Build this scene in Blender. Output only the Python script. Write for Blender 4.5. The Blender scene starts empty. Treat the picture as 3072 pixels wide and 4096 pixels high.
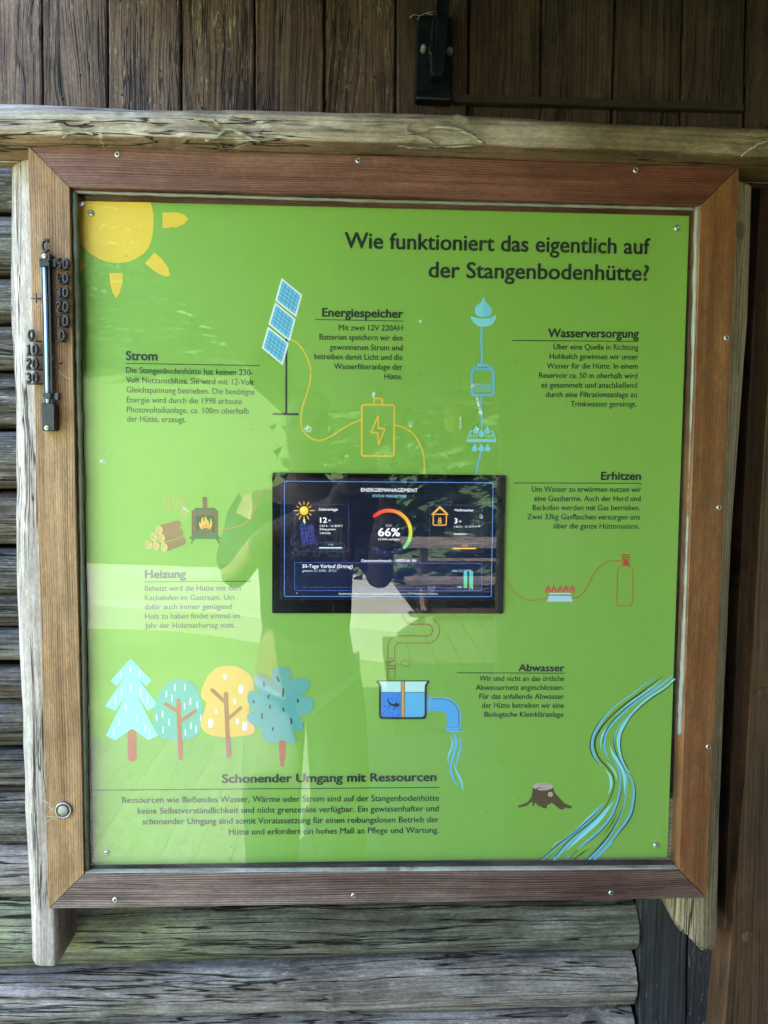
import bpy, bmesh, math, random
from mathutils import Vector, Matrix, noise
from mathutils.geometry import tessellate_polygon
sc = bpy.context.scene
COL = sc.collection
R = math.radians
random.seed(7)

# ------------------------------------------------------------------ camera
Z0 = 1.0                                    # height of the panel's lower edge above the porch floor
CAM = Vector((0.3558, -0.9307, 0.5535 + Z0))
ROT = (-0.0691, -0.0414, -0.0094)           # pitch, yaw, roll
FPX = 2840.0                                # focal length in photo pixels (3072 x 4096)
def rotm(a, b, c):
    return Matrix.Rotation(b, 3, 'Z') @ Matrix.Rotation(a, 3, 'X') @ Matrix.Rotation(c, 3, 'Y')
CR = rotm(*ROT)
cd = bpy.data.cameras.new('camera')
cam = bpy.data.objects.new('camera', cd); COL.objects.link(cam)
cam.matrix_world = Matrix.Translation(CAM) @ (CR @ Matrix.Rotation(math.pi/2, 3, 'X')).to_4x4()
cd.sensor_fit = 'HORIZONTAL'; cd.sensor_width = 36.0; cd.lens = 36.0*FPX/3072
cd.clip_start = 0.005; cd.clip_end = 500
sc.camera = cam

# ------------------------------------------------------------------ light
EXP = 3.97
SUN_EL, SUN_AZ = R(56), R(-14)              # sun stands behind the hut, a little to the left
w = bpy.data.worlds.new('World'); sc.world = w; w.use_nodes = True
wn = w.node_tree; bgn = wn.nodes['Background']
sky = wn.nodes.new('ShaderNodeTexSky'); sky.sky_type = 'NISHITA'; sky.sun_disc = False
sky.sun_elevation = SUN_EL; sky.sun_rotation = SUN_AZ
wn.links.new(sky.outputs[0], bgn.inputs[0]); bgn.inputs[1].default_value = 0.15
sd = bpy.data.lights.new('sun', 'SUN'); sd.energy = 3.6; sd.angle = R(0.5); sd.color = (1, .95, .88)
sun = bpy.data.objects.new('sun', sd); COL.objects.link(sun)
sdir = Vector((math.sin(SUN_AZ)*math.cos(SUN_EL), math.cos(SUN_AZ)*math.cos(SUN_EL), math.sin(SUN_EL)))
sun.rotation_euler = sdir.to_track_quat('Z', 'Y').to_euler(); sun.location = (0, 0, 8)
sc.view_settings.view_transform = 'Standard'; sc.view_settings.look = 'None'
sc.view_settings.exposure = EXP; sc.view_settings.gamma = 1
ES = 1.0/2**EXP

# ------------------------------------------------------------------ helpers
def P(u, v, y=0.0):
    """a measured photo point put at its true depth y in front of / behind the display frame"""
    d = CR @ Vector(((u-1536)/FPX, 1.0, -(v-2048)/FPX))
    t = (y-CAM.y)/d.y
    return CAM + d*t
def zf(x0, y0, s):                          # a measured close-up with origin x0, y0 and scale s
    return lambda x, y: (x0+x/s, y0+y/s)
class MB:
    def __init__(s): s.v = []; s.f = []; s.c = []; s.sm = []
    def add(s, vs, fs, col=None, smooth=False):
        n = len(s.v); s.v += [tuple(q) for q in vs]
        for f in fs: s.f.append(tuple(i+n for i in f)); s.c.append(col); s.sm.append(smooth)
    def box(s, a, b, bev=0):
        x0, y0, z0 = a; x1, y1, z1 = b
        s.hexa([(x0,y0,z0),(x1,y0,z0),(x1,y0,z1),(x0,y0,z1)], [(x0,y1,z0),(x1,y1,z0),(x1,y1,z1),(x0,y1,z1)])
    def hexa(s, fr, bk, col=None):          # front ring and back ring, same order
        n = len(fr); s.add(list(fr)+list(bk), [tuple(range(n)), tuple(range(2*n-1, n-1, -1))] +
              [(i, n+i, n+(i+1) % n, (i+1) % n) for i in range(n)], col)
    def tube(s, pts, r, n=8, col=None, caps=True, squash=None):
        pts = [Vector(p) for p in pts]; rs = r if isinstance(r, (list, tuple)) else [r]*len(pts)
        vs = []; fs = []
        up = Vector((0, -1, 0))
        for i, p in enumerate(pts):
            t = (pts[min(i+1, len(pts)-1)]-pts[max(i-1, 0)]).normalized()
            a = t.cross(up)
            if a.length < .05: a = t.cross(Vector((1, 0, 0)))
            a.normalize(); b = t.cross(a)
            for k in range(n):
                th = 2*math.pi*k/n; vs.append(p+(a*math.cos(th)+b*math.sin(th)*(squash or 1))*rs[i])
        for i in range(len(pts)-1):
            for k in range(n):
                fs.append((i*n+k, i*n+(k+1) % n, (i+1)*n+(k+1) % n, (i+1)*n+k))
        if caps: fs += [tuple(range(n-1, -1, -1)), tuple(range((len(pts)-1)*n, len(pts)*n))]
        s.add(vs, fs, col, True)
    def lathe(s, c, prof, n=20, axis=Vector((0, -1, 0)), col=None, smooth=True):   # prof: (radius, height along axis)
        c = Vector(c); axis = axis.normalized(); a = axis.orthogonal().normalized(); b = axis.cross(a); vs = []; fs = []
        for r, h in prof:
            for k in range(n):
                th = 2*math.pi*k/n; vs.append(c+axis*h+(a*math.cos(th)+b*math.sin(th))*r)
        for i in range(len(prof)-1):
            for k in range(n): fs.append((i*n+k, i*n+(k+1) % n, (i+1)*n+(k+1) % n, (i+1)*n+k))
        fs.append(tuple(range((len(prof)-1)*n, len(prof)*n)))
        s.add(vs, fs, col, smooth)
    def build(s, name, mat, parent=None, origin=None, bevel=0, seg=1):
        me = bpy.data.meshes.new(name)
        o = origin if origin is not None else (parent_origin(parent))
        o = Vector(o)
        me.from_pydata([tuple(Vector(q)-o) for q in s.v], [], s.f); me.update()
        me.polygons.foreach_set('use_smooth', s.sm)
        if any(c is not None for c in s.c):
            at = me.color_attributes.new('col', 'FLOAT_COLOR', 'CORNER'); d = []
            for p, c in zip(me.polygons, s.c): d += list((c or (1, 1, 1))+(1,))*p.loop_total
            at.data.foreach_set('color', d)
        for m in (mat if isinstance(mat, list) else [mat]): me.materials.append(m)
        bm = bmesh.new(); bm.from_mesh(me)
        if not any(c is not None for c in s.c): bmesh.ops.recalc_face_normals(bm, faces=bm.faces)
        bm.to_mesh(me); bm.free()
        ob = bpy.data.objects.new(name, me); COL.objects.link(ob)
        if parent is not None: ob.parent = parent; ob.location = o-parent_origin(parent)
        else: ob.location = o
        if bevel:
            bv = ob.modifiers.new('bevel', 'BEVEL'); bv.width = bevel; bv.segments = seg; bv.limit_method = 'ANGLE'
        return ob
_org = {}
def parent_origin(p):
    o = Vector((0, 0, 0))
    while p is not None: o += p.location; p = p.parent
    return o
def thing(name, label, cat, loc, group=None):
    o = bpy.data.objects.new(name, None); COL.objects.link(o); o.location = loc; o.empty_display_size = .05
    return tag(o, label, cat, group)
def tag(o, label=None, cat=None, group=None, kind=None):
    if label: o['label'] = label
    if cat: o['category'] = cat
    if group: o['group'] = group
    if kind: o['kind'] = kind
    return o

# ------------------------------------------------------------------ materials
class NT:
    def __init__(s, name):
        s.m = bpy.data.materials.new(name); s.m.use_nodes = True; s.t = s.m.node_tree
        s.b = s.t.nodes['Principled BSDF']; s.out = s.t.nodes['Material Output']
    def n(s, typ, **k):
        nd = s.t.nodes.new(typ)
        for a, v in k.items(): setattr(nd, a, v)
        return nd
    def set(s, sock, v):
        if v is None: return
        if isinstance(v, bpy.types.NodeSocket): s.t.links.new(v, sock)
        else: sock.default_value = v
    def math(s, op, a, b=None, c=None, clamp=False):
        nd = s.n('ShaderNodeMath', operation=op, use_clamp=clamp)
        s.set(nd.inputs[0], a); s.set(nd.inputs[1], b)
        if c is not None: s.set(nd.inputs[2], c)
        return nd.outputs[0]
    def comb(s, x, y, z):
        nd = s.n('ShaderNodeCombineXYZ')
        for i, v in enumerate((x, y, z)): s.set(nd.inputs[i], v)
        return nd.outputs[0]
    def noise(s, vec, scale=1, detail=3, rough=.5, dist=0):
        nd = s.n('ShaderNodeTexNoise'); s.set(nd.inputs['Vector'], vec); s.set(nd.inputs['Scale'], scale)
        s.set(nd.inputs['Detail'], detail); s.set(nd.inputs['Roughness'], rough); s.set(nd.inputs['Distortion'], dist)
        return nd.outputs[0]
    def map(s, v, a, b, c=0, d=1):
        nd = s.n('ShaderNodeMapRange'); s.set(nd.inputs[0], v)
        for i, q in enumerate((a, b, c, d)): s.set(nd.inputs[i+1], q)
        return nd.outputs[0]
    def mix(s, f, a, b, mode='MIX'):
        nd = s.n('ShaderNodeMix', data_type='RGBA', blend_type=mode)
        s.set(nd.inputs[0], f); s.set(nd.inputs[6], a if isinstance(a, bpy.types.NodeSocket) else (*a, 1)); s.set(nd.inputs[7], b if isinstance(b, bpy.types.NodeSocket) else (*b, 1))
        return nd.outputs[2]
    def ramp(s, f, stops):
        nd = s.n('ShaderNodeValToRGB'); s.set(nd.inputs[0], f); e = nd.color_ramp.elements
        e[0].position = stops[0][0]; e[0].color = (*stops[0][1], 1)
        e[1].position = stops[-1][0]; e[1].color = (*stops[-1][1], 1)
        for p, c in stops[1:-1]:
            q = e.new(p); q.color = (*c, 1)
        return nd.outputs[0]
    def bump(s, h, dist, strength=1, prev=None):
        nd = s.n('ShaderNodeBump'); s.set(nd.inputs['Height'], h); nd.inputs['Distance'].default_value = dist; nd.inputs['Strength'].default_value = strength
        if prev is not None: s.t.links.new(prev, nd.inputs['Normal'])
        return nd.outputs[0]
    def done(s, col=None, rough=None, normal=None, spec=None, metal=None):
        s.set(s.b.inputs['Base Color'], (*col, 1) if isinstance(col, tuple) else col)
        s.set(s.b.inputs['Roughness'], rough)
        if normal is not None: s.t.links.new(normal, s.b.inputs['Normal'])
        if spec is not None: s.set(s.b.inputs['Specular IOR Level'], spec)
        if metal is not None: s.b.inputs['Metallic'].default_value = metal
        return s.m

def wood(name, dark, mid, light, axis='Z', rings=330, ringamp=.5, fibre=900, arch=0, knots=.35, knotr=.009,
         patches=None, patch_amt=.5, cracks=.5, rough=.65, bump=.0006, stain=None, stain_amt=0, stain_sc=6, spec=.3, fleck=None, contrast=1.0, tint_shade=None, under=None, mott=.3, crack2=0):
    """sawn or weathered timber; grain runs along the given local axis"""
    t = NT(name)
    tc = t.n('ShaderNodeTexCoord'); oi = t.n('ShaderNodeObjectInfo')
    sp = t.n('ShaderNodeSeparateXYZ'); t.set(sp.inputs[0], tc.outputs['Object'])
    rnd = t.math('MULTIPLY', oi.outputs['Random'], 17.3)
    if axis == 'Z': a, u = sp.outputs[2], sp.outputs[0]
    else: a, u = sp.outputs[0], sp.outputs[2]
    d = sp.outputs[1]
    a = t.math('ADD', a, rnd); u = t.math('ADD', u, t.math('MULTIPLY', rnd, .37))
    # knots: sparse cells stretched along the grain
    vo = t.n('ShaderNodeTexVoronoi', feature='F1'); vo.inputs['Scale'].default_value = 1
    t.set(vo.inputs['Vector'], t.comb(t.math('MULTIPLY', u, 14), t.math('MULTIPLY', a, 3.4), 0))
    vs = t.n('ShaderNodeSeparateColor'); t.set(vs.inputs[0], vo.outputs['Color'])
    ps = t.n('ShaderNodeSeparateXYZ'); t.set(ps.inputs[0], vo.outputs['Position'])
    du = t.math('SUBTRACT', u, t.math('DIVIDE', ps.outputs[0], 14))
    da = t.math('SUBTRACT', a, t.math('DIVIDE', ps.outputs[1], 3.4))
    kd = t.math('SQRT', t.math('ADD', t.math('MULTIPLY', du, du), t.math('MULTIPLY', t.math('MULTIPLY', da, da), .45)))
    has = t.math('LESS_THAN', vs.outputs[0], knots)
    kr = t.math('MULTIPLY', t.map(vs.outputs[1], 0, 1, .35, 1.0), knotr)
    kn = t.math('MULTIPLY', has, t.map(t.math('DIVIDE', kd, kr), .75, 1.1, 1, 0))
    kin = t.math('MULTIPLY', has, t.math('EXPONENT', t.math('MULTIPLY', t.math('POWER', t.math('DIVIDE', kd, t.math('MULTIPLY', kr, 2.6)), 2), -1)))
    side = t.math('SIGN', du)
    push = t.math('MULTIPLY', t.math('MULTIPLY', kin, side), t.math('MULTIPLY', kr, .8))
    low = t.noise(t.comb(t.math('MULTIPLY', u, 9), d, t.math('MULTIPLY', a, 1.6)), 1, 2)
    warp = t.math('MULTIPLY', t.math('SUBTRACT', low, .5), .03+arch)
    v = t.math('ADD', t.math('SUBTRACT', u, push), warp)
    # growth rings, unevenly spaced
    uneven = t.noise(t.comb(t.math('MULTIPLY', v, 60), 0, t.math('MULTIPLY', a, .6)), 1, 2)
    ph = t.math('ADD', t.math('MULTIPLY', v, rings*2*math.pi), t.math('MULTIPLY', uneven, 9))
    ring = t.map(t.math('SINE', ph), -1, 1, 0, 1); ring = t.math('POWER', ring, 1.8)
    vgate = t.noise(t.comb(t.math('MULTIPLY', v, 30), d, t.math('MULTIPLY', a, 5)), 1, 3)
    ring = t.math('MULTIPLY', ring, t.map(vgate, .3, .65, .25, 1))
    fib = t.noise(t.comb(t.math('MULTIPLY', v, fibre), t.math('MULTIPLY', d, 200), t.math('MULTIPLY', a, 14)), 1, 3, .6)
    band = t.noise(t.comb(t.math('MULTIPLY', v, 90), t.math('MULTIPLY', d, 30), t.math('MULTIPLY', a, 2.5)), 1, 4, .6)
    h = t.math('ADD', t.math('MULTIPLY', ring, -ringamp), t.math('ADD', t.math('MULTIPLY', t.math('SUBTRACT', fib, .5), .9), t.math('MULTIPLY', t.math('SUBTRACT', band, .5), 1.5)))
    h = t.math('MULTIPLY_ADD', h, contrast, .62)
    col = t.ramp(h, [(0, dark), (.5, mid), (1, light)])
    if patches:
        pn = t.noise(t.comb(t.math('MULTIPLY', u, 14), t.math('MULTIPLY', d, 14), t.math('MULTIPLY', a, 4)), 1, 5, .65)
        pf = t.math('MULTIPLY', t.map(t.math('ADD', pn, t.math('MULTIPLY', t.math('SUBTRACT', fib, .5), .5)), .48, .66, 0, 1), patch_amt)
        col = t.mix(pf, col, patches)
    if stain:
        sn = t.noise(tc.outputs['Object'], stain_sc, 5, .6)
        col = t.mix(t.math('MULTIPLY', t.map(sn, .5, .68, 0, 1), stain_amt), col, stain)
    if fleck:
        fn = t.noise(t.comb(t.math('MULTIPLY', u, 260), t.math('MULTIPLY', d, 100), t.math('MULTIPLY', a, 45)), 1, 4, .7)
        fg = t.noise(t.comb(t.math('MULTIPLY', u, 12), 0, t.math('MULTIPLY', a, 6)), 1, 3)
        col = t.mix(t.math('MULTIPLY', t.map(fn, .58, .66, 0, .7), t.map(fg, .45, .6, 0, 1)), col, fleck)
    # uneven weathering, dirt in the pores and board-to-board variation
    m1 = t.noise(t.comb(t.math('MULTIPLY', u, 38), t.math('MULTIPLY', d, 30), t.math('MULTIPLY', a, 16)), 1, 6, .7)
    m2 = t.noise(t.comb(t.math('MULTIPLY', u, 420), t.math('MULTIPLY', d, 300), t.math('MULTIPLY', a, 130)), 1, 3, .7)
    mv = t.math('MULTIPLY', t.map(m1, .3, .7, 1-mott, 1+mott*.6), t.map(m2, .35, .68, 1-mott*.7, 1+mott*.4))
    mv = t.math('MULTIPLY', mv, t.map(oi.outputs['Random'], 0, 1, .86, 1.12))
    vm = t.n('ShaderNodeVectorMath', operation='SCALE'); t.set(vm.inputs[0], col); t.set(vm.inputs['Scale'], mv); col = vm.outputs[0]
    if tint_shade:                                  # timber greener / redder towards one end; the right end's shade is painted in
        x0, x1, c2, am = tint_shade[:4]; gate = tint_shade[4] if len(tint_shade) > 4 else 0
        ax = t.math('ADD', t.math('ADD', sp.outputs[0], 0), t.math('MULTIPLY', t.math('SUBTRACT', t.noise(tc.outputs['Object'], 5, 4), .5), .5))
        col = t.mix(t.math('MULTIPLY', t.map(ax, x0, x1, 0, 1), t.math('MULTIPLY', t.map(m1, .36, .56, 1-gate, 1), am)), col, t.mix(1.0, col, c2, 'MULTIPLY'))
    if under:                                  # underside stays browner, with its shade painted in by the normal
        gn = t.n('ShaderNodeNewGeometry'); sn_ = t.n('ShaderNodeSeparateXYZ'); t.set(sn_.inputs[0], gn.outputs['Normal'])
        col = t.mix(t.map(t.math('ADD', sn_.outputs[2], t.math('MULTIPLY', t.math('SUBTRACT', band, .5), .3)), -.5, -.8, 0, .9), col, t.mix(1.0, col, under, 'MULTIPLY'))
    # fine drying checks
    cn = t.noise(t.comb(t.math('MULTIPLY', v, 55), t.math('MULTIPLY', d, 20), t.math('MULTIPLY', a, 1.1)), 1, 3, .55)
    cg = t.noise(t.comb(t.math('MULTIPLY', u, 20), t.math('MULTIPLY', d, 5), t.math('MULTIPLY', a, 4)), 1, 2)
    ck = t.math('MULTIPLY', t.map(t.math('ABSOLUTE', t.math('SUBTRACT', cn, .5)), .0, .012, 1, 0), t.map(cg, .56-.1*cracks, .64-.1*cracks, 0, 1))
    ck = t.math('MULTIPLY', ck, min(1, cracks*1.6))
    if crack2:
        c2n = t.noise(t.comb(t.math('MULTIPLY', v, 20), t.math('MULTIPLY', d, 8), t.math('MULTIPLY', a, .8)), 1, 5, .62)
        c2g = t.noise(t.comb(t.math('MULTIPLY', u, 9), t.math('MULTIPLY', d, 3), t.math('MULTIPLY', a, 2.2)), 1, 2)
        ck = t.math('MAXIMUM', ck, t.math('MULTIPLY', t.map(t.math('ABSOLUTE', t.math('SUBTRACT', c2n, .5)), .0, .007, 1, 0), t.map(c2g, .5-.1*crack2, .56-.1*crack2, 0, 1)))
    kring = t.map(t.math('SINE', t.math('MULTIPLY', kd, 2*math.pi*650)), -1, 1, 0, 1)
    kcol = t.mix(kring, tuple(c*.35 for c in dark), tuple(c*.75 for c in mid))
    col = t.mix(t.math('MULTIPLY', kn, .85), col, kcol)
    col = t.mix(ck, col, tuple(c*.12 for c in dark))
    bh = t.math('SUBTRACT', t.math('SUBTRACT', t.math('MULTIPLY', h, .6), t.math('MULTIPLY', ck, 2.5)), t.math('MULTIPLY', kn, .25))
    nrm = t.bump(bh, bump)
    rg = t.map(h, 0, 1, rough+.12, rough-.05)
    return t.done(col, rg, nrm, spec)

def flat(name, col, rough=.5, spec=.5, metal=0, var=.15, sc_=40, bump=0):
    t = NT(name); tc = t.n('ShaderNodeTexCoord')
    n = t.noise(tc.outputs['Object'], sc_, 4)
    c = t.mix(t.map(n, .3, .7), tuple(max(0, q*(1-var)) for q in col), tuple(min(1, q*(1+var)) for q in col))
    nr = t.bump(n, bump) if bump else None
    return t.done(c, t.map(n, .3, .7, rough-.06, rough+.08), nr, spec, metal)

# ------------------------------------------------------------------ timber materials
M_plank = wood('dark_plank_wood', (.024, .0135, .009), (.108, .060, .042), (.215, .138, .095), 'Z', rings=150, ringamp=.32, knots=.6, knotr=.012, mott=.42, crack2=.5,
               patches=(.24, .145, .09), patch_amt=.5, cracks=1.0, rough=.7, bump=.0014, fleck=(.48, .42, .35), arch=.035, contrast=1.1)
M_plank_red = wood('reddish_plank_wood', (.014, .009, .006), (.058, .034, .022), (.12, .072, .045), 'Z', rings=160, ringamp=.35, knots=.5, knotr=.012, mott=.4, crack2=.4,
               patches=(.15, .075, .038), patch_amt=.5, cracks=.7, rough=.65, bump=.001, arch=.03)
M_back = wood('orange_backing_wood', (.03, .015, .007), (.16, .075, .03), (.3, .15, .06), 'Z', patches=(.03, .018, .01), patch_amt=.8)
M_log = wood('grey_log_wood', (.047, .036, .031), (.225, .178, .155), (.46, .385, .345), 'X', rings=120, ringamp=.15, fibre=600, knots=.2, knotr=.012,
             patches=(.42, .395, .36), patch_amt=.55, cracks=1.4, rough=.8, bump=.0016, stain=(.10, .085, .055), stain_amt=.5, stain_sc=7, spec=.2, fleck=(.5, .48, .45), contrast=1.05, mott=.45, crack2=.7)
M_log_brown = wood('brown_grey_log_wood', (.018, .013, .010), (.075, .060, .048), (.20, .178, .155), 'X', rings=110, ringamp=.2, fibre=600, knots=.2, knotr=.012,
             patches=(.24, .225, .21), patch_amt=.5, cracks=1.5, rough=.8, bump=.0018, stain=(.12, .06, .03), stain_amt=.5, stain_sc=9, spec=.2, fleck=(.4, .38, .35), contrast=1.2, mott=.45, crack2=.7)
M_log_moss = wood('mossy_log_wood', (.035, .031, .022), (.155, .145, .11), (.33, .31, .27), 'X', rings=120, ringamp=.15, fibre=600, knots=.25, knotr=.012,
             patches=(.36, .35, .31), patch_amt=.5, cracks=1.4, rough=.8, bump=.0016, stain=(.13, .11, .07), stain_amt=.6, stain_sc=6, spec=.2, contrast=1.0, mott=.45, crack2=.7, tint_shade=(.16, .0, (1.08, 1.12, .5), .55, 1))
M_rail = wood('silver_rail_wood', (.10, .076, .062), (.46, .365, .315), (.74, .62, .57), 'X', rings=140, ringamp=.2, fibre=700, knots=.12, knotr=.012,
              patches=(.32, .27, .20), patch_amt=.4, cracks=.55, rough=.75, bump=.0012, stain=(.20, .17, .10), stain_amt=.5, stain_sc=11, spec=.2, fleck=(.7, .68, .64), under=(.42, .30, .20), contrast=.9, mott=.32, crack2=.12, tint_shade=(-.05, .45, (.40, .33, .17), .9))  # right end: greenish brown timber plus painted shade
M_post = wood('silver_post_wood', (.13, .095, .078), (.47, .365, .31), (.70, .58, .53), 'Z', rings=140, ringamp=.25, fibre=700, knots=.25, knotr=.014,
              patches=(.36, .31, .25), patch_amt=.5, cracks=.6, rough=.75, bump=.0014, stain=(.33, .31, .22), stain_amt=.5, stain_sc=10, spec=.2, mott=.35, crack2=.35, contrast=.85)
M_post_r = wood('tan_post_wood', (.06, .04, .02), (.27, .20, .115), (.45, .36, .24), 'Z', rings=150, ringamp=.3, knots=.2, knotr=.014,
              patches=(.20, .15, .09), patch_amt=.6, cracks=1.2, rough=.7, bump=.0013, spec=.25)
M_fleft = wood('oiled_larch_left', (.125, .056, .022), (.32, .175, .08), (.45, .275, .145), 'Z', rings=340, ringamp=.55, knots=0, cracks=.15, rough=.55, bump=.0004,
               stain=(.26, .12, .045), stain_amt=.5, stain_sc=9, contrast=1.0)
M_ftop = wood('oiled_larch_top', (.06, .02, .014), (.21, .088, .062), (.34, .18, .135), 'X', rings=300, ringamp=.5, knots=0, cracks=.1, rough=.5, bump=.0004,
              stain=(.13, .045, .028), stain_amt=.5, stain_sc=7, contrast=.8, tint_shade=(-.1, .4, (.62, .42, .30), .9))  # redder right half, partly darkened for the shade there
M_fright = wood('oiled_larch_right', (.065, .024, .009), (.20, .083, .031), (.30, .135, .058), 'Z', rings=360, ringamp=.55, knots=.03, knotr=.006, cracks=.1, rough=.5, bump=.0004,
                stain=(.24, .07, .02), stain_amt=.5, stain_sc=8, contrast=.75)
M_fbot = wood('weathered_larch_bottom', (.08, .042, .034), (.235, .145, .12), (.46, .35, .31), 'X', rings=330, ringamp=.75, knots=0, cracks=.3, rough=.65, bump=.0006,
              stain=(.12, .045, .035), stain_amt=.5, stain_sc=5, contrast=.95, tint_shade=(-.15, .3, (.55, .42, .40), .9))  # right end redder, with some of its weaker light in the colour
M_lip = wood('tan_rebate_wood', (.16, .11, .07), (.42, .31, .21), (.60, .48, .35), 'X', rings=200, patches=(.5, .47, .38), patch_amt=.5, cracks=.5, rough=.8, bump=.0008)
M_lipv = wood('olive_rebate_wood', (.05, .05, .035), (.13, .13, .09), (.22, .21, .15), 'Z', rings=200, cracks=.5, rough=.8, bump=.0008)
M_door = wood('brown_door_wood', (.02, .010, .005), (.085, .042, .021), (.155, .082, .044), 'Z', rings=160, ringamp=.4, knots=.25, knotr=.013, cracks=.3, rough=.5, bump=.0005, patches=(.16, .07, .028), patch_amt=.5)
M_doordark = wood('dark_door_edge_wood', (.008, .004, .003), (.04, .016, .009), (.075, .035, .02), 'Z', cracks=.5, rough=.6)
M_black = wood('black_stained_board', (.006, .006, .008), (.026, .025, .028), (.06, .058, .06), 'Z', rings=120, ringamp=.3, knots=.1, cracks=.6, rough=.6, bump=.0006, fleck=(.25, .25, .26))
M_blackmetal = flat('black_lacquered_metal', (.006, .008, .011), .42, .4, .3, .5, 60, .0004)
M_duct = flat('dark_brown_duct', (.035, .026, .014), .5, .4, 0, .3, 90)
M_dark = flat('dark_cavity_felt', (.008, .008, .007), .9, .1)
M_screw = flat('zinc_screw', (.62, .63, .62), .33, .5, .85, .15, 300)
M_recess = flat('screw_recess', (.05, .05, .05), .6)

# ------------------------------------------------------------------ upper plank wall
YW = .125
wall = thing('plank_wall', 'dark brown vertical board wall above the round rail, behind the black hasp', 'wall', P(1500, 300, YW))
seams = [(-150, -150), (162, 170), (428, 433), (722, 727), (1016, 1020), (1297, 1299), (1582, 1585), (1878, 1872), (2170, 2164), (2470, 2446), (2745, 2722), (2992, 2975), (3090, 3080)]
for i in range(len(seams)-1):
    a, b = seams[i], seams[i+1]
    dy = (.004 if i % 2 else 0)+(random.random()-.5)*.003
    y = YW+dy
    mb = MB(); g = 4.5
    N = 40
    L = []; Rr = []
    for k in range(N+1):
        v = -260+k*(900/N)
        f = (v+260)/760
        jl = (noise.noise(Vector((v*.02, i, 0)))*2.2 + noise.noise(Vector((v*.004, i, 5)))*2.5)
        jr = (noise.noise(Vector((v*.02, i+.5, 0)))*2.2 + noise.noise(Vector((v*.004, i+.5, 5)))*2.5)
        L.append(P(a[0]+(a[1]-a[0])*f+g+jl, v, y)); Rr.append(P(b[0]+(b[1]-b[0])*f-g+jr, v, y))
    # rounded arrises: four columns across plus the sides going back
    cols = []
    for l, r_ in zip(L, Rr):
        dx = Vector((.0022, 0, 0)); bk = Vector((0, .0018, 0)); B = Vector((0, .02, 0))
        cols.append([l+B, l+bk, l+dx, r_-dx, r_+bk, r_+B])
    vs = [q for c in cols for q in c]
    fs = [(k*6+j, k*6+j+1, (k+1)*6+j+1, (k+1)*6+j) for k in range(N) for j in range(5)]
    mb.add(vs, fs)
    mb.build('plank', M_plank if i < 6 else M_plank_red, wall)
M_nail = flat('rusty_nail', (.02, .014, .012), .6)
for (u, v) in [(72, 262), (320, 300), (250, 392), (536, 250), (487, 380), (640, 285), (953, 300), (806, 432), (1052, 297), (1205, 322), (1105, 442), (1368, 368), (1402, 330), (1500, 310), (2094, 322), (1936, 300), (2760, 310), (2515, 330)]:
    mb = MB(); mb.lathe(P(u, v, YW+.001), [(.0019, 0), (.0016, .0012), (.0001, .0014)], 8); mb.build('nail', M_nail, wall)
mb = MB(); p0 = P(-250, -400, .147); p1 = P(3200, 700, .147)
mb.box((p0.x, .148, p1.z), (p1.x, .160, p0.z)); mb.build('backing_board', M_back, wall)

# ------------------------------------------------------------------ log wall (half-round logs)
def log_mesh(mb, x0, x1, zl0, zl1, zr0, zr1, y, ry, seed, nl=150, na=40, cracks=3, knots=2):
    """a half-round log between x0 and x1; zl/zr give lower and upper edge at either end; front at depth y"""
    rnd = random.Random(seed)
    cr = [(rnd.uniform(.15, .85), rnd.uniform(-.1, .1), rnd.uniform(0, 9), rnd.uniform(.0012, .003), rnd.uniform(.012, .022)) for _ in range(cracks)]
    kn = [(rnd.uniform(x0, x1), rnd.uniform(.25, .75), rnd.uniform(.008, .014)) for _ in range(knots)]
    vs = []
    for i in range(nl+1):
        f = i/nl; x = x0+(x1-x0)*f
        lo = zl0+(zr0-zl0)*f; hi = zl1+(zr1-zl1)*f
        wob = noise.noise(Vector((x*3.1, seed, 0)))*.004
        lo += wob+noise.noise(Vector((x*9, seed, 2)))*.0015; hi += noise.noise(Vector((x*3.1, seed+.7, 0)))*.003
        cz = (lo+hi)/2; rz = (hi-lo)/2
        for k in range(na+1):
            q = k/na; th = math.pi*(q*1.16-.08)
            c, s = math.cos(th), math.sin(th)
            z = cz-rz*(abs(c)**.93)*(1 if c > 0 else -1)
            yy = y+ry-ry*(1 if s > 0 else -1)*abs(s)**.8
            d = noise.noise(Vector((x*5, seed*3, th*2.2)))*.0035 + noise.noise(Vector((x*18, seed*5, th*9)))*.0012 + noise.noise(Vector((x*5, seed*5, th*28)))*.0007
            for (q0, sl, ph, dep, wd) in cr:
                qc = q0+sl*(f-.5)*2+noise.noise(Vector((x*2.5, ph, 1)))*.12+noise.noise(Vector((x*14, ph, 3)))*.02
                gate = max(0, min(1, (noise.noise(Vector((x*1.7, ph, 8)))+.25)*4))
                d -= dep*gate*math.exp(-((q-qc)/wd)**2)
            for (kx, kq, kr) in kn:
                dd = ((x-kx)**2+((q-kq)*rz*2.8)**2)/kr**2
                d += .0035*math.exp(-dd)-.005*math.exp(-dd*6)
            vs.append(Vector((x, yy-d*max(0, s), z-d*c)))
    n = na+1
    mb.add(vs, [(i*n+k, (i+1)*n+k, (i+1)*n+k+1, i*n+k+1) for i in range(nl) for k in range(na)], None, True)
    mb.add([vs[k] for k in range(n)], [tuple(range(n))]); mb.add([vs[nl*n+k] for k in range(n)], [tuple(range(n-1, -1, -1))])
YL = .098
lw = thing('log_wall', 'grey weathered half-round log wall left of and below the display', 'wall', P(600, 3900, YL))
SL = [640, 840, 1096, 1300, 1481, 1727, 1970, 2205, 2388, 2520, 2664, 2799, 3004, 3157, 3395, 3630, 3934, 4150, 4390]
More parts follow.
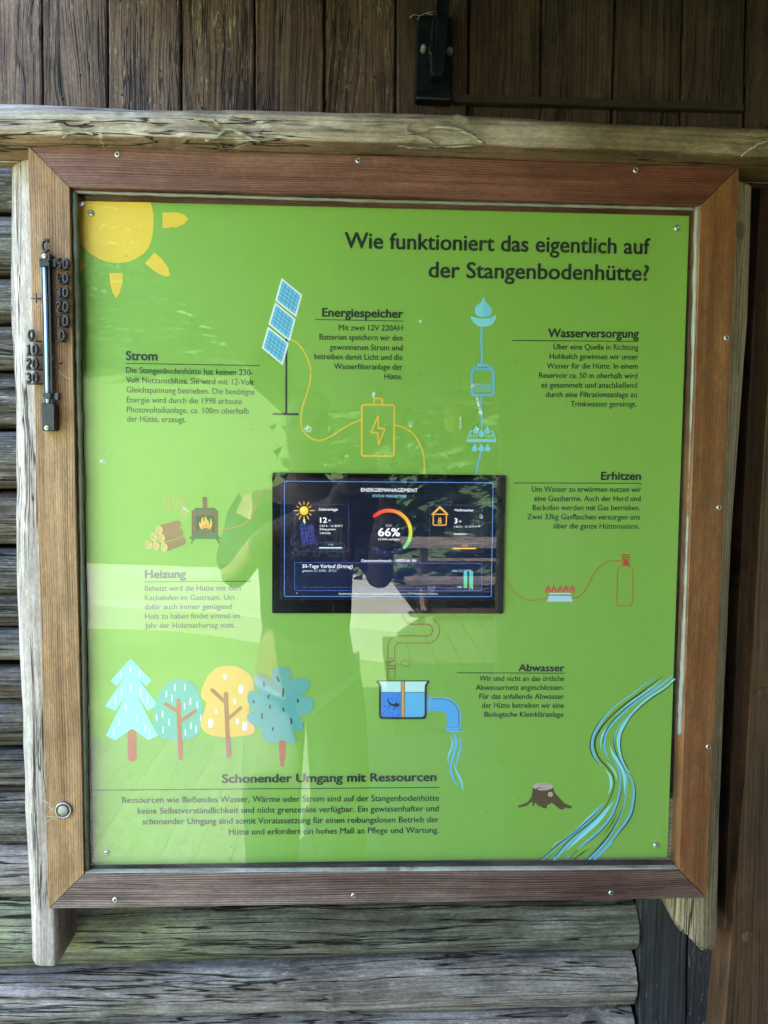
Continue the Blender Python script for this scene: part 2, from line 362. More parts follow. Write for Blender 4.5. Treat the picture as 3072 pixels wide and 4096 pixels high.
SR = [640, 840, 1090, 1290, 1480, 1720, 1960, 2200, 2385, 2520, 2660, 2795, 2990, 3150, 3400, 3640, 3854, 4072, 4290]
xl, xr = P(-700, 2000, YL).x, P(2560, 3800, YL).x
random.seed(11)
for i in range(len(SL)-1):
    zl1, zl0 = P(0, SL[i], YL).z, P(0, SL[i+1], YL).z
    zr1, zr0 = P(2560, SR[i], YL).z, P(2560, SR[i+1], YL).z
    mb = MB(); low = i >= 14
    gp_ = .0012 if low else .0022; zl1 -= gp_; zl0 += gp_; zr1 -= gp_; zr0 += gp_
    log_mesh(mb, xl, xr+(random.random()-.5)*.012, zl0, zl1, zr0, zr1, YL+random.uniform(-.004, .008), (zl1-zl0)*.5, i+2,
             nl=220 if low else 90, na=52 if low else 26, cracks=5 if low else 3, knots=4 if low else 1)
    mb.build('log', M_log_moss if i == 15 else (M_log if low else M_log_brown), lw)
mb = MB(); mb.box((xl, YL+.075, P(0, 4500, YL).z), (xr+.03, YL+.09, P(0, 600, YL).z)); mb.build('backing_board', M_dark, lw)

# black boards and the door post on the right
bb = thing('black_board', 'black stained vertical boards between the log ends and the brown door post', 'board', P(2700, 3900, .1))
for (u0, u1, t0, t1, y) in [(2556, 2742, 2562, 2755, .108), (2748, 2900, 2762, 2960, .111), (2905, 3010, 2965, 3100, .118)]:
    mb = MB(); fr = [P(u0, 4250, y), P(u1, 4250, y), P(t1, 3000, y), P(t0, 3000, y)]
    if u0 > 2900: fr = [P(u0-60, 4250, y), P(u1, 4250, y), P(t1+60, 560, y), P(t0-60, 560, y)]
    elif u0 > 2700: fr = [P(u0, 4250, y), P(u1, 4250, y), P(t1+50, 560, y), P(t0+40, 560, y)]
    mb.hexa(fr, [q+Vector((0, .018, 0)) for q in fr]); mb.build('board', M_black, bb, bevel=.0015)
dp = thing('door_post', 'brown door post with a dark edge at the right border of the picture', 'door post', P(3000, 3600, .06))
def leaning(name, pts, y, mat, th=.03):
    mb = MB(); fr = [P(u, v, y) for u, v in pts]; mb.hexa(fr, [q+Vector((0, th, 0)) for q in fr]); return mb.build(name, mat, dp, bevel=.001)
leaning('post_face', [(2882, 4250), (3250, 4250), (3290, 500), (3140, 500), (3072, 1560), (2985, 3060)], .060, M_door, .05)
leaning('post_edge', [(2878, 4250), (2900, 4250), (3000, 3060), (3082, 1560), (3150, 500), (3060, 500), (2990, 1700), (2925, 3060)], .078, M_doordark, .03)
mb = MB(); mb.lathe(P(2990, 3745, .0595), [(.009, 0), (.009, .0006), (.0082, .0012), (0.0001, .0013)], 24); mb.build('dowel_plug', M_door, dp)
mb = MB(); mb.lathe(P(3052, 2772, .0595), [(.009, 0), (.009, .0006), (.0082, .0012), (0.0001, .0013)], 24); mb.build('dowel_plug', M_door, dp)

# ------------------------------------------------------------------ posts carrying the display
def post_mesh(edge, yf, yb, nround, nl=160, seed=1, bottom=None):
    """edge(f) -> (xl, xr, z); half-round to the left or right front"""
    mb = MB(); vs = []; na = 26
    for i in range(nl+1):
        f = i/nl; a, b, z = edge(f); wdt = b-a
        sec = []
        for k in range(na+1):
            q = k/na
            if nround == 'L':                 # rounded left, flat face to the right
                if q < .72:
                    th = math.pi/2*(q/.72); x = a+wdt*.62*(1-math.sin(th)) if False else a+wdt*.62*(1-math.cos(th)); y = yb-(yb-yf)*math.sin(th)
                elif q < .86: x = a+wdt*(.62+.38*(q-.72)/.14); y = yf
                else: x = b; y = yf+(yb-yf)*(q-.86)/.14
            else:
                th = math.pi*q; x = a+wdt*(.5-.5*math.cos(th)); y = yb-(yb-yf)*abs(math.sin(th))**.7
            d = noise.noise(Vector((x*12, z*4, seed)))*.003+noise.noise(Vector((x*90, z*7, seed)))*.0011+noise.noise(Vector((x*40+seed, z*22, y*40)))*.0008
            cx = (a+b)/2+.01+noise.noise(Vector((z*3, seed, 4)))*.012
            d -= .002*math.exp(-((x-cx)/.0012)**2)*max(0, min(1, noise.noise(Vector((z*2.4, seed, 9)))*5+.4))
            zz = z
            if bottom is not None and i == 0: zz = bottom(q)
            elif bottom is not None: zz = max(z, bottom(q)+.0008*i)
            sec.append(Vector((x-(d if q < .5 and nround == 'L' else 0), y-d, zz)))
        vs += sec
    n = na+1
    mb.add(vs, [(i*n+k, (i+1)*n+k, (i+1)*n+k+1, i*n+k+1) for i in range(nl) for k in range(na)], None, True)
    mb.add(vs[:n], [tuple(range(n))]); mb.add(vs[-n:], [tuple(range(n-1, -1, -1))])
    return mb
def interp(tab, v):
    for (v0, a), (v1, b) in zip(tab, tab[1:]):
        if v <= v1: return a+(b-a)*max(0, (v-v0))/(v1-v0)
    return tab[-1][1]
YP = .027
lt = [(600, 12), (1200, 20), (1700, 45), (1976, 50), (2290, 50), (2500, 60), (2916, 76), (3000, 78), (3362, 93), (3633, 114), (3860, 121)]
def ledge(f):
    v = 3866+(596-3866)*f; u = interp(lt, v)
    return P(u, v, .06).x, P(interp([(600, 250), (3640, 221), (3866, 226)], v), v, YP).x, P(u, v, YP).z
lp = post_mesh(ledge, YP, .10, 'L', 200, 3)
o = lp.build('support_post', M_post, None, P(170, 3860, .06))
tag(o, 'silver grey round-sided post carrying the left side of the display beside the thermometer', 'post')
rt = [(600, 3012), (680, 3040), (1250, 3022), (1700, 2985), (2200, 2948), (2700, 2925), (3323, 2895), (3700, 2888), (3830, 2885)]
def redge(f):
    v = 3850+(668-3850)*f
    return P(2690, v, YP).x, P(interp(rt, v), v, .05).x, P(2800, v, YP).z
rb = [(0, 3600), (.05, 3660), (.14, 3690), (.25, 3740), (.36, 3750), (.45, 3778), (.52, 3805), (.6, 3800), (.68, 3812), (.76, 3785), (.82, 3790), (.9, 3765), (1, 3760)]
rp = post_mesh(redge, YP, .10, 'R', 200, 8, bottom=lambda q: P(2800, interp(rb, q)+random.uniform(-7, 7), YP).z)
o = rp.build('support_post', M_post_r, None, P(2800, 3700, .06))
tag(o, 'tan round post carrying the right side of the display, with a splintered broken lower end', 'post')

# ------------------------------------------------------------------ round rail above the display
top = [(-200, 438), (0, 440), (450, 453), (560, 462), (722, 467), (870, 463), (1020, 470), (1300, 477), (1536, 477), (1720, 481), (1950, 491), (2180, 509), (2650, 528), (3072, 541), (3300, 548)]
low = [(-200, 600), (0, 602), (450, 612), (870, 622), (1300, 630), (1536, 634), (2180, 655), (2650, 672), (3072, 688), (3300, 694)]
mb = MB(); vs = []; NL, NA = 420, 72
x0, x1 = P(-150, 500, 0).x, P(3230, 600, 0).x
scars = [(P(330, 540, -.02).x, .34, .024, .005), (P(660, 560, -.02).x, .25, .022, .003), (P(860, 500, -.02).x, .72, .026, .003), (P(965, 540, -.02).x, .42, .036, .006),
         (P(1790, 540, -.02).x, .50, .040, .006), (P(3010, 575, -.02).x, .45, .028, .004)]
for i in range(NL+1):
    x = x0+(x1-x0)*i/NL
    u = 1536+(x-CAM.x-.0)/.93*FPX - 118                       # photo column of this station
    for _ in range(3): u += (x-P(u, 560, 0).x)*FPX/.93
    zt = P(u, interp(top, u), .015).z; zb = P(u, interp(low, u), .0).z
    cz = (zt+zb)/2; rz = (zt-zb)/2
    for k in range(NA):
        q = k/NA; th = 2*math.pi*q; c, s = math.cos(th), math.sin(th)      # q=.25 faces the viewer
        ex = .62 if s > 0 else 1
        z = cz-rz*abs(c)**.85*(1 if c > 0 else -1); y = .03-.055*abs(s)**ex*(1 if s > 0 else -1)
        if z < cz-rz*.62 and s > 0: y += (cz-rz*.62-z)*2.2
        d = noise.noise(Vector((x*6, th*1.5, 1)))*.002+noise.noise(Vector((x*22, th*5, 2)))*.0011+noise.noise(Vector((x*6, th*26, 3)))*.0006
        qq = 1-abs(2*q-.5) if q < .5 else 0; qh = 1-(q*2)               # height fraction on the front half: 1 top .. 0 bottom
        if q < .5:
            hf = (z-(cz-rz))/(2*rz)
            for (sx, sh, sr, dep) in scars:
                e = ((x-sx)/sr)**2+((hf-sh)/.26)**2
                e *= 1+.9*noise.noise(Vector((x*38, hf*5, sx*9)))
                d -= dep*.8*math.exp(-e*e*1.6); e = max(e, 0)
                d += abs(dep)*.35*math.exp(-((math.sqrt(e)-1.12)/.12)**2)*max(0, min(1, .4+2*noise.noise(Vector((x*30, hf*4, 2)))))+dep*.18*math.exp(-e)*noise.noise(Vector((x*150, hf*16, 5)))
            hc = .55+noise.noise(Vector((x*3, 4, 4)))*.35+noise.noise(Vector((x*17, 4, 4)))*.05
            d -= .0025*math.exp(-((hf-hc)/.018)**2)*max(0, min(1, noise.noise(Vector((x*4, 7, 7)))*5+.2))
        vs.append(Vector((x, y-d*s, z-d*c)))
mb.add(vs, [(i*NA+k, (i+1)*NA+k, (i+1)*NA+(k+1) % NA, i*NA+(k+1) % NA) for i in range(NL) for k in range(NA)], None, True)
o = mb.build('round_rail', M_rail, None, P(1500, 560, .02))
tag(o, 'silver grey debarked round rail with green knot scars running above the wooden frame', 'rail')
M_scar = wood('greenish_scar_wood', (.14, .125, .08), (.38, .35, .26), (.60, .56, .46), 'X', rings=200, cracks=.6, rough=.75, bump=.001, mott=.5)
for pts, ra in (([(250, 552), (290, 530), (330, 525), (368, 536), (380, 552)], .0028), ([(822, 562), (868, 548), (900, 522), (935, 520), (985, 543), (1045, 572)], .0040), ([(760, 486), (800, 476), (850, 480), (885, 505)], .0022),
                ([(1700, 520), (1760, 506), (1820, 512), (1885, 540), (1938, 576)], .0042), ([(1590, 585), (1680, 590), (1800, 588), (1900, 582)], .0024), ([(2965, 625), (3010, 590), (3072, 560), (3140, 552)], .0030), ([(1590, 548), (1640, 540), (1700, 552), (1740, 575)], .0026)):
    m_ = MB(); c_ = [P(q[0], q[1]+noise.noise(Vector((q[0]*.05, 0, 0)))*5, -.0238) for q in [tuple(w_) for w_ in [Vector(p).lerp(Vector(p2), f) for p, p2 in zip(pts, pts[1:]) for f in (0, .25, .5, .75)]+[Vector(pts[-1])]]]
    m_.tube(c_, [ra*.62*(math.sin(math.pi*(.06+.88*k/(len(c_)-1)))**.6)*(1+.5*noise.noise(Vector((k*.9, ra*900, 0)))) for k in range(len(c_))], 8); m_.build('knot_scar', M_scar, o)

# ------------------------------------------------------------------ black hasp and duct on the planks
YH = .112
hs = thing('shutter_hasp', 'black metal hasp plate with a hanging lever on the dark planks at the top', 'hasp', P(1735, 400, YH))
mb = MB()
def rrect(cs, r, n=6):                      # rounded polygon through corner points (u, v)
    out = []
    m = len(cs)
    for i in range(m):
        p = Vector(cs[i]); a = (Vector(cs[i-1])-p); b = (Vector(cs[(i+1) % m])-p)
        rr = min(r, a.length*.49, b.length*.49); A = p+a.normalized()*rr; B = p+b.normalized()*rr
        for k in range(n+1):
            t = k/n; out.append(tuple(A*(1-t)**2+p*2*t*(1-t)+B*t*t))
    return out
def plate(mb, outline, y0, y1):
    fr = [P(u, v, y0) for u, v in outline]; mb.hexa(fr, [q+Vector((0, y1-y0, 0)) for q in fr])
plate(mb, rrect([(1668, 60), (1812, 62), (1810, 398), (1658, 392)], 22), .108, .13); mb.build('back_plate', M_blackmetal, hs, bevel=.003, seg=2)
mb = MB(); plate(mb, rrect([(1662, 362), (1812, 366), (1810, 402), (1660, 396)], 16), .100, .12); mb.build('lower_lip', M_blackmetal, hs, bevel=.003, seg=2)
z = zf(1600, 0, 4.1475)
mb = MB(); plate(mb, rrect([z(615, -300), z(835, -300), z(830, 0), z(745, 1080), z(700, 1255), z(555, 1250), z(570, 900), z(600, 640)], 10, 3), .066, .076); mb.build('lever', M_blackmetal, hs, bevel=.002, seg=2)
mb = MB(); plate(mb, [z(545, 260), z(600, 250), z(560, 1240), z(510, 1200), z(512, 900), z(480, 860), z(490, 690), z(520, 670)], .079, .10); mb.build('hinge_strap', M_blackmetal, hs, bevel=.0015)
mb = MB(); plate(mb, [z(585, 40), z(640, 0), z(640, 260), z(590, 230)], .078, .088); mb.build('hinge_knuckle', M_blackmetal, hs, bevel=.0015)
M_bolt = flat('grey_bolt', (.20, .19, .175), .5, .5, .3, .3, 200)
for (u, v) in (z(390, 835), z(820, 870)):
    mb = MB(); mb.lathe(P(u, v, .108), [(.0046, 0), (.0046, .006), (.0036, .0095), (.0016, .0115), (.0001, .0118)], 14); mb.build('bolt', M_bolt, hs)
dct = thing('cable_duct', 'thin dark brown cable duct running right from the hasp and up along the last plank', 'cable duct', P(2400, 420, .115))
mb = MB(); fr = [P(1812, 375, .112), P(2976, 413, .112), P(2976, 440, .112), P(1812, 405, .112)]; mb.hexa(fr, [q+Vector((0, .012, 0)) for q in fr]); mb.build('duct_cover', M_duct, dct, bevel=.0008)
mb = MB(); fr = [P(1812, 401, .116), P(2976, 436, .116), P(2976, 446, .116), P(1812, 412, .116)]; mb.hexa(fr, [q+Vector((0, .008, 0)) for q in fr]); mb.build('duct_base', M_duct, dct)
mb = MB(); fr = [P(2952, -200, .117), P(2962, -200, .117), P(2965, 411, .117), P(2956, 411, .117)]; mb.hexa(fr, [q+Vector((0, .012, 0)) for q in fr]); mb.build('duct_upright', M_duct, dct, bevel=.0006)

# ------------------------------------------------------------------ the display case
O_ = [(109, 579), (2957, 668), (2827, 3593), (193, 3636)]
I_ = [(278, 748), (2803, 820), (2716, 3479), (336, 3496)]
case = thing('display_case', 'mitred wooden display case with a glass front, screwed to the two round posts', 'display case', P(1500, 3600, .012))
def fboard(i, j, name, mat, label, sub=1):
    mb = MB(); e = 1.7
    o1, o2, i2, i1 = [Vector(q) for q in (O_[i], O_[j], I_[j], I_[i])]
    t = (o2-o1).normalized()*e
    o1, o2, i1, i2 = o1+t, o2-t, i1+t, i2-t
    NS = 60; nrm = (i1-o1).normalized()
    fr = []; 
    def edge(a, b, amp, sd):
        return [a+(b-a)*(k/NS)+nrm*(0 if k in (0, NS) else noise.noise(Vector((k*.35, sd, i)))*amp) for k in range(NS+1)]
    A = edge(o1, o2, .9, 1); B = edge(i1, i2, .7, 5)
    vs = []
    for a, b in zip(A, B):
        n = (b-a).normalized()*2.6
        a0, b0 = P(a.x, a.y, 0), P(b.x, b.y, 0)
        a1, b1 = P(a.x+n.x, a.y+n.y, 0), P(b.x-n.x, b.y-n.y, 0)
        D = Vector((0, .0012, 0)); BK = Vector((0, .0255, 0))
        vs += [a0+BK, a0+D, a1, a1+(b1-a1)*.33, a1+(b1-a1)*.67, b1, b0+D, b0+BK]
    fs = [(k*8+m, (k+1)*8+m, (k+1)*8+m+1, k*8+m+1) for k in range(NS) for m in range(7)]
    fs += [(k*8+7, (k+1)*8+7, (k+1)*8, k*8) for k in range(NS)]
    fs += [tuple(range(8)), tuple(NS*8+m for m in range(7, -1, -1))]
    mb.add(vs, fs)
    ob = mb.build(name, mat, case); ob['label'] = label; return ob
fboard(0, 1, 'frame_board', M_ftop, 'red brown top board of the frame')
fboard(1, 2, 'frame_board', M_fright, 'orange brown right board of the frame')
fboard(3, 2, 'frame_board', M_fbot, 'weathered purple brown bottom board of the frame')
fboard(0, 3, 'frame_board', M_fleft, 'light tan left board of the frame')
fx0, fx1 = P(278, 2000, 0).x, P(2760, 2000, 0).x; fz0, fz1 = P(1500, 3485, 0).z, P(1500, 782, 0).z
# back panel, battens, rebate
mb = MB(); mb.box((fx0-.03, .046, fz0-.03), (fx1+.04, .050, fz1+.03)); mb.build('back_panel', M_dark, case)
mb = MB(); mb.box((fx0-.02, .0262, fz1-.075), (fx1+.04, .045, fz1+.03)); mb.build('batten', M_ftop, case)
mb = MB(); mb.box((fx0-.02, .0262, fz0-.03), (fx1+.04, .045, fz0+.085)); mb.build('batten', M_lip, case)
mb = MB(); fr = [P(2728, 3482, .009), P(2716, 3482, .009), P(2738, 2925, .009), P(2746, 2925, .009)]
mb.hexa(fr, [q+Vector((0, .014, 0)) for q in fr]); mb.build('corner_batten', M_post_r, case)
M_sill = wood('bleached_sill_wood', (.26, .21, .15), (.50, .44, .34), (.68, .62, .52), 'X', rings=200, patches=(.3, .2, .13), patch_amt=.4, cracks=.6, rough=.8, bump=.0008)
def strip(pts, y0, y1, name, mat):
    mb = MB(); fr = [P(u, v, y0) for u, v in pts]; mb.hexa(fr, [q+Vector((0, y1-y0, 0)) for q in fr]); return mb.build(name, mat, case, bevel=.0004)
strip([(340, 3490), (2712, 3473), (2714, 3480), (338, 3497)], .0015, .0098, 'sill_strip', M_sill)
# glass
g = NT('thin_glass'); geo = g.n('ShaderNodeNewGeometry'); dt = g.n('ShaderNodeVectorMath', operation='DOT_PRODUCT')
g.set(dt.inputs[0], geo.outputs['Incoming']); g.set(dt.inputs[1], geo.outputs['Normal'])
cs = g.math('ABSOLUTE', dt.outputs['Value']); F = g.math('MULTIPLY_ADD', g.math('POWER', g.math('SUBTRACT', 1, cs), 5), .957, .043)
gl = g.n('ShaderNodeBsdfGlossy'); gl.inputs['Roughness'].default_value = .004
tr = g.n('ShaderNodeBsdfTransparent'); tr.inputs[0].default_value = (.985, .995, .988, 1)
ms = g.n('ShaderNodeMixShader'); g.set(ms.inputs[0], F); g.t.links.new(tr.outputs[0], ms.inputs[1]); g.t.links.new(gl.outputs[0], ms.inputs[2])
tcg = g.n('ShaderNodeTexCoord'); dn = g.noise(tcg.outputs['Object'], 5, 5, .7); d2 = g.noise(tcg.outputs['Object'], 240, 3, .6); mpg = g.n('ShaderNodeMapping'); g.set(mpg.inputs[0], tcg.outputs['Object']); mpg.inputs['Scale'].default_value = (22, 1, 2.2); mpg.inputs['Rotation'].default_value = (0, .25, 0)
d3 = g.noise(mpg.outputs[0], 1, 4, .6)
dust = g.math('ADD', g.map(dn, .5, .8, 0, .022), g.math('ADD', g.map(d2, .66, .74, 0, .05), g.map(d3, .55, .75, 0, .02)))
df = g.n('ShaderNodeBsdfDiffuse'); df.inputs[0].default_value = (.75, .76, .72, 1)
m2 = g.n('ShaderNodeMixShader'); g.set(m2.inputs[0], g.math('MULTIPLY', dust, .6)); g.t.links.new(ms.outputs[0], m2.inputs[1]); g.t.links.new(df.outputs[0], m2.inputs[2])
g.t.links.new(m2.outputs[0], g.out.inputs[0]); M_glass = g.m
mb = MB(); a = P(286, 3488, .012); b = P(2790, 790, .012)
GX0, GX1, GZ0, GZ1 = fx0+.0004, P(2716, 3470, .012).x+.012, fz0+.001, fz1-.001
cor = [P(337, 3494, .0105), P(2715, 3477, .0105), P(2801, 822, .0105), P(280, 750, .0105)]
mb.hexa(cor, [q+Vector((0, .0035, 0)) for q in cor]); glass = mb.build('glass_pane', M_glass, case)
# silicone beads
def bead_mat(name, c):
    t = NT(name); tc = t.n('ShaderNodeTexCoord'); n = t.noise(tc.outputs['Object'], 60, 4)
    col = t.mix(t.map(n, .35, .65), tuple(q*.75 for q in c), c); t.b.inputs['Subsurface Weight'].default_value = .2; t.b.inputs['Subsurface Scale'].default_value = .004
    return t.done(col, .38, t.bump(n, .0006))
M_bead = bead_mat('milky_silicone', (.26, .255, .22)); M_bead_olive = bead_mat('olive_silicone', (.14, .15, .10))
def bead(pts, r, mat, name='silicone_bead', y=.008):
    mb = MB(); N = 120; w = [];
    for k in range(N+1):
        f = k/N*(len(pts)-1); i = min(int(f), len(pts)-2); t = f-i
        u = pts[i][0]*(1-t)+pts[i+1][0]*t; v = pts[i][1]*(1-t)+pts[i+1][1]*t
        w.append((P(u, v, y)+Vector((noise.noise(Vector((k*.25, r*99, 0)))*.0006, 0, noise.noise(Vector((k*.31, 5, r*99)))*.0005)), r*(1+.28*noise.noise(Vector((k*.4, 2, r*77))))))
    mb.tube([q[0] for q in w], [q[1] for q in w], 10); mb.build(name, mat, case)
bead([(2790, 826), (2768, 1900), (2749, 2340), (2722, 2938)], .0042, M_bead, y=.0085)
bead([(300, 772), (326, 2000), (348, 3480)], .0038, M_bead_olive, y=.0085)
bead([(300, 768), (1500, 804), (2780, 836)], .0020, M_bead, y=.0085)
# smears on the glass
sm = NT('dried_smear'); tc = sm.n('ShaderNodeTexCoord'); nn = sm.noise(tc.outputs['Object'], 160, 5, .7)
lc = sm.n('ShaderNodeBsdfDiffuse'); lc.inputs[0].default_value = (.8, .82, .78, 1); tp = sm.n('ShaderNodeBsdfTransparent'); mx = sm.n('ShaderNodeMixShader')
sm.set(mx.inputs[0], sm.map(nn, .42, .62, 0, .75)); sm.t.links.new(tp.outputs[0], mx.inputs[1]); sm.t.links.new(lc.outputs[0], mx.inputs[2]); sm.t.links.new(mx.outputs[0], sm.out.inputs[0])
def smear(u, v, ru, rv, rot=0, sd=0):
    mb = MB(); n = 22; pts = []
    for k in range(n):
        th = 2*math.pi*k/n; r = 1+.35*noise.noise(Vector((math.cos(th)*1.7, math.sin(th)*1.7, sd)))
        x = ru*r*math.cos(th); y = rv*r*math.sin(th); pts.append((u+x*math.cos(rot)-y*math.sin(rot), v+x*math.sin(rot)+y*math.cos(rot)))
    fr = [P(q[0], q[1], .0101) for q in pts]; mb.hexa(fr, [q+Vector((0, .0002, 0)) for q in fr]); mb.build('smear', sm.m, glass)
for a in [(1912, 1610, 5, 28, -.25, 1), (1922, 1650, 7, 12, 0, 2), (1887, 1543, 8, 6, 0, 3), (1908, 1716, 9, 5, .2, 4), (1842, 1690, 4, 28, 0, 5), (1843, 1708, 6, 6, 0, 9), (1924, 2067, 8, 9, .3, 7),
          (412, 1845, 13, 10, .5, 8), (1232, 1716, 16, 12, .3, 10), (1642, 1702, 6, 8, 0, 12), (1495, 1580, 6, 12, 0, 13), (740, 2046, 14, 18, -.4, 14), (1916, 2105, 6, 3, 0, 17), (1680, 1285, 10, 5, .5, 18)]:
    smear(*a)
# screws in the frame
def screw(u, v, y, r, parent, group=None, tilt=0):
    mb = MB(); c = P(u, v, y)
    mb.lathe(c, [(r, 0), (r, .0006), (r*.86, .0014), (r*.5, .0020), (r*.42, .0008), (.0001, .0006)], 20); s = mb.build('screw', M_screw, parent)
    mb = MB()
    for k in range(3):
        th = math.pi*k/3+u; d = Vector((math.cos(th), 0, math.sin(th)))*r*.42; n = Vector((-math.sin(th), 0, math.cos(th)))*r*.12
        mb.hexa([c+d+n+Vector((0, -.00215, 0)), c-d+n+Vector((0, -.00215, 0)), c-d-n+Vector((0, -.00215, 0)), c+d-n+Vector((0, -.00215, 0))],
                [c+d+n, c-d+n, c-d-n, c+d-n])
    mb.build('screw_recess', M_recess, s)
S = 3072/1659
for u, v in [(254, 334), (774, 347), (1373, 368), (249, 1943), (764, 1934), (1320, 1928), (1569, 730), (1553, 1096), (1530, 1613)]:
    screw(u*S, v*S, .0006, .0036, case)

# ------------------------------------------------------------------ printed panel
YPAN = .022
def lin(c): c = c/255; return c/12.92 if c <= .04045 else ((c+.055)/1.055)**2.4
def ink(r, g, b, k=1.15): return tuple(min(.9, lin(q)*k) for q in (r, g, b))
def attr_mat(name, emit=False, rough=.4, spec=.35):
    t = NT(name); a = t.n('ShaderNodeAttribute', attribute_name='col')
    tc = t.n('ShaderNodeTexCoord'); n = t.noise(tc.outputs['Object'], 500, 2)
    if emit:
        t.set(t.b.inputs['Base Color'], (0.005, .006, .01, 1)); t.set(t.b.inputs['Emission Color'], a.outputs['Color']); t.b.inputs['Emission Strength'].default_value = ES*1.1; t.b.inputs['Roughness'].default_value = .3; t.b.inputs['Specular IOR Level'].default_value = .15
        return t.done(None, .15, None, .4) if False else t.m
    return t.done(t.mix(.015, a.outputs['Color'], t.mix(t.map(n, .3, .7), (.0, .0, .0), (1, 1, 1))), rough, None, spec)
M_ink = attr_mat('printed_ink')
M_ui = attr_mat('screen_pixels', True)
GREEN = ink(131, 170, 74)
_cap = {}
def glyphs(body, off):
    key = (body, off)
    if key in _cap: return _cap[key]
    c = bpy.data.curves.new('t', 'FONT'); c.body = body; c.size = 1; c.offset = off; c.resolution_u = 3
    ob = bpy.data.objects.new('t', c); COL.objects.link(ob)
    dg = bpy.context.evaluated_depsgraph_get(); dg.update(); me = bpy.data.meshes.new_from_object(ob.evaluated_get(dg))
    vs = [tuple(v.co) for v in me.vertices]; fs = [tuple(p.vertices) for p in me.polygons]
    bpy.data.objects.remove(ob); bpy.data.curves.remove(c); bpy.data.meshes.remove(me)
    _cap[key] = (vs, fs); return _cap[key]
CAPH = max(v[1] for v in glyphs('H', 0)[0])
XH = max(v[1] for v in glyphs('x', 0)[0])
def ymap(y, q):                              # q = wanted x-height as a fraction of the capital height
    x2 = q*CAPH
    if y <= 0: return y*1.05
    return y*x2/XH if y < XH else x2+(y-XH)*(CAPH-x2)/(CAPH-XH)
def cat(pts, closed=False, n=8):
    pts = [Vector(p) for p in pts]; m = len(pts); out = []
    rng = range(m if closed else m-1)
    for i in rng:
        p0 = pts[(i-1) % m] if closed or i > 0 else pts[0]*2-pts[1]
        p1, p2 = pts[i], pts[(i+1) % m]
        p3 = pts[(i+2) % m] if closed or i+2 < m else p2*2-p1
        for k in range(n):
            t = k/n; out.append(.5*((2*p1)+(p2-p0)*t+(2*p0-5*p1+4*p2-p3)*t*t+(3*p1-p0-3*p2+p3)*t**3))
    if not closed: out.append(pts[-1])
    return out
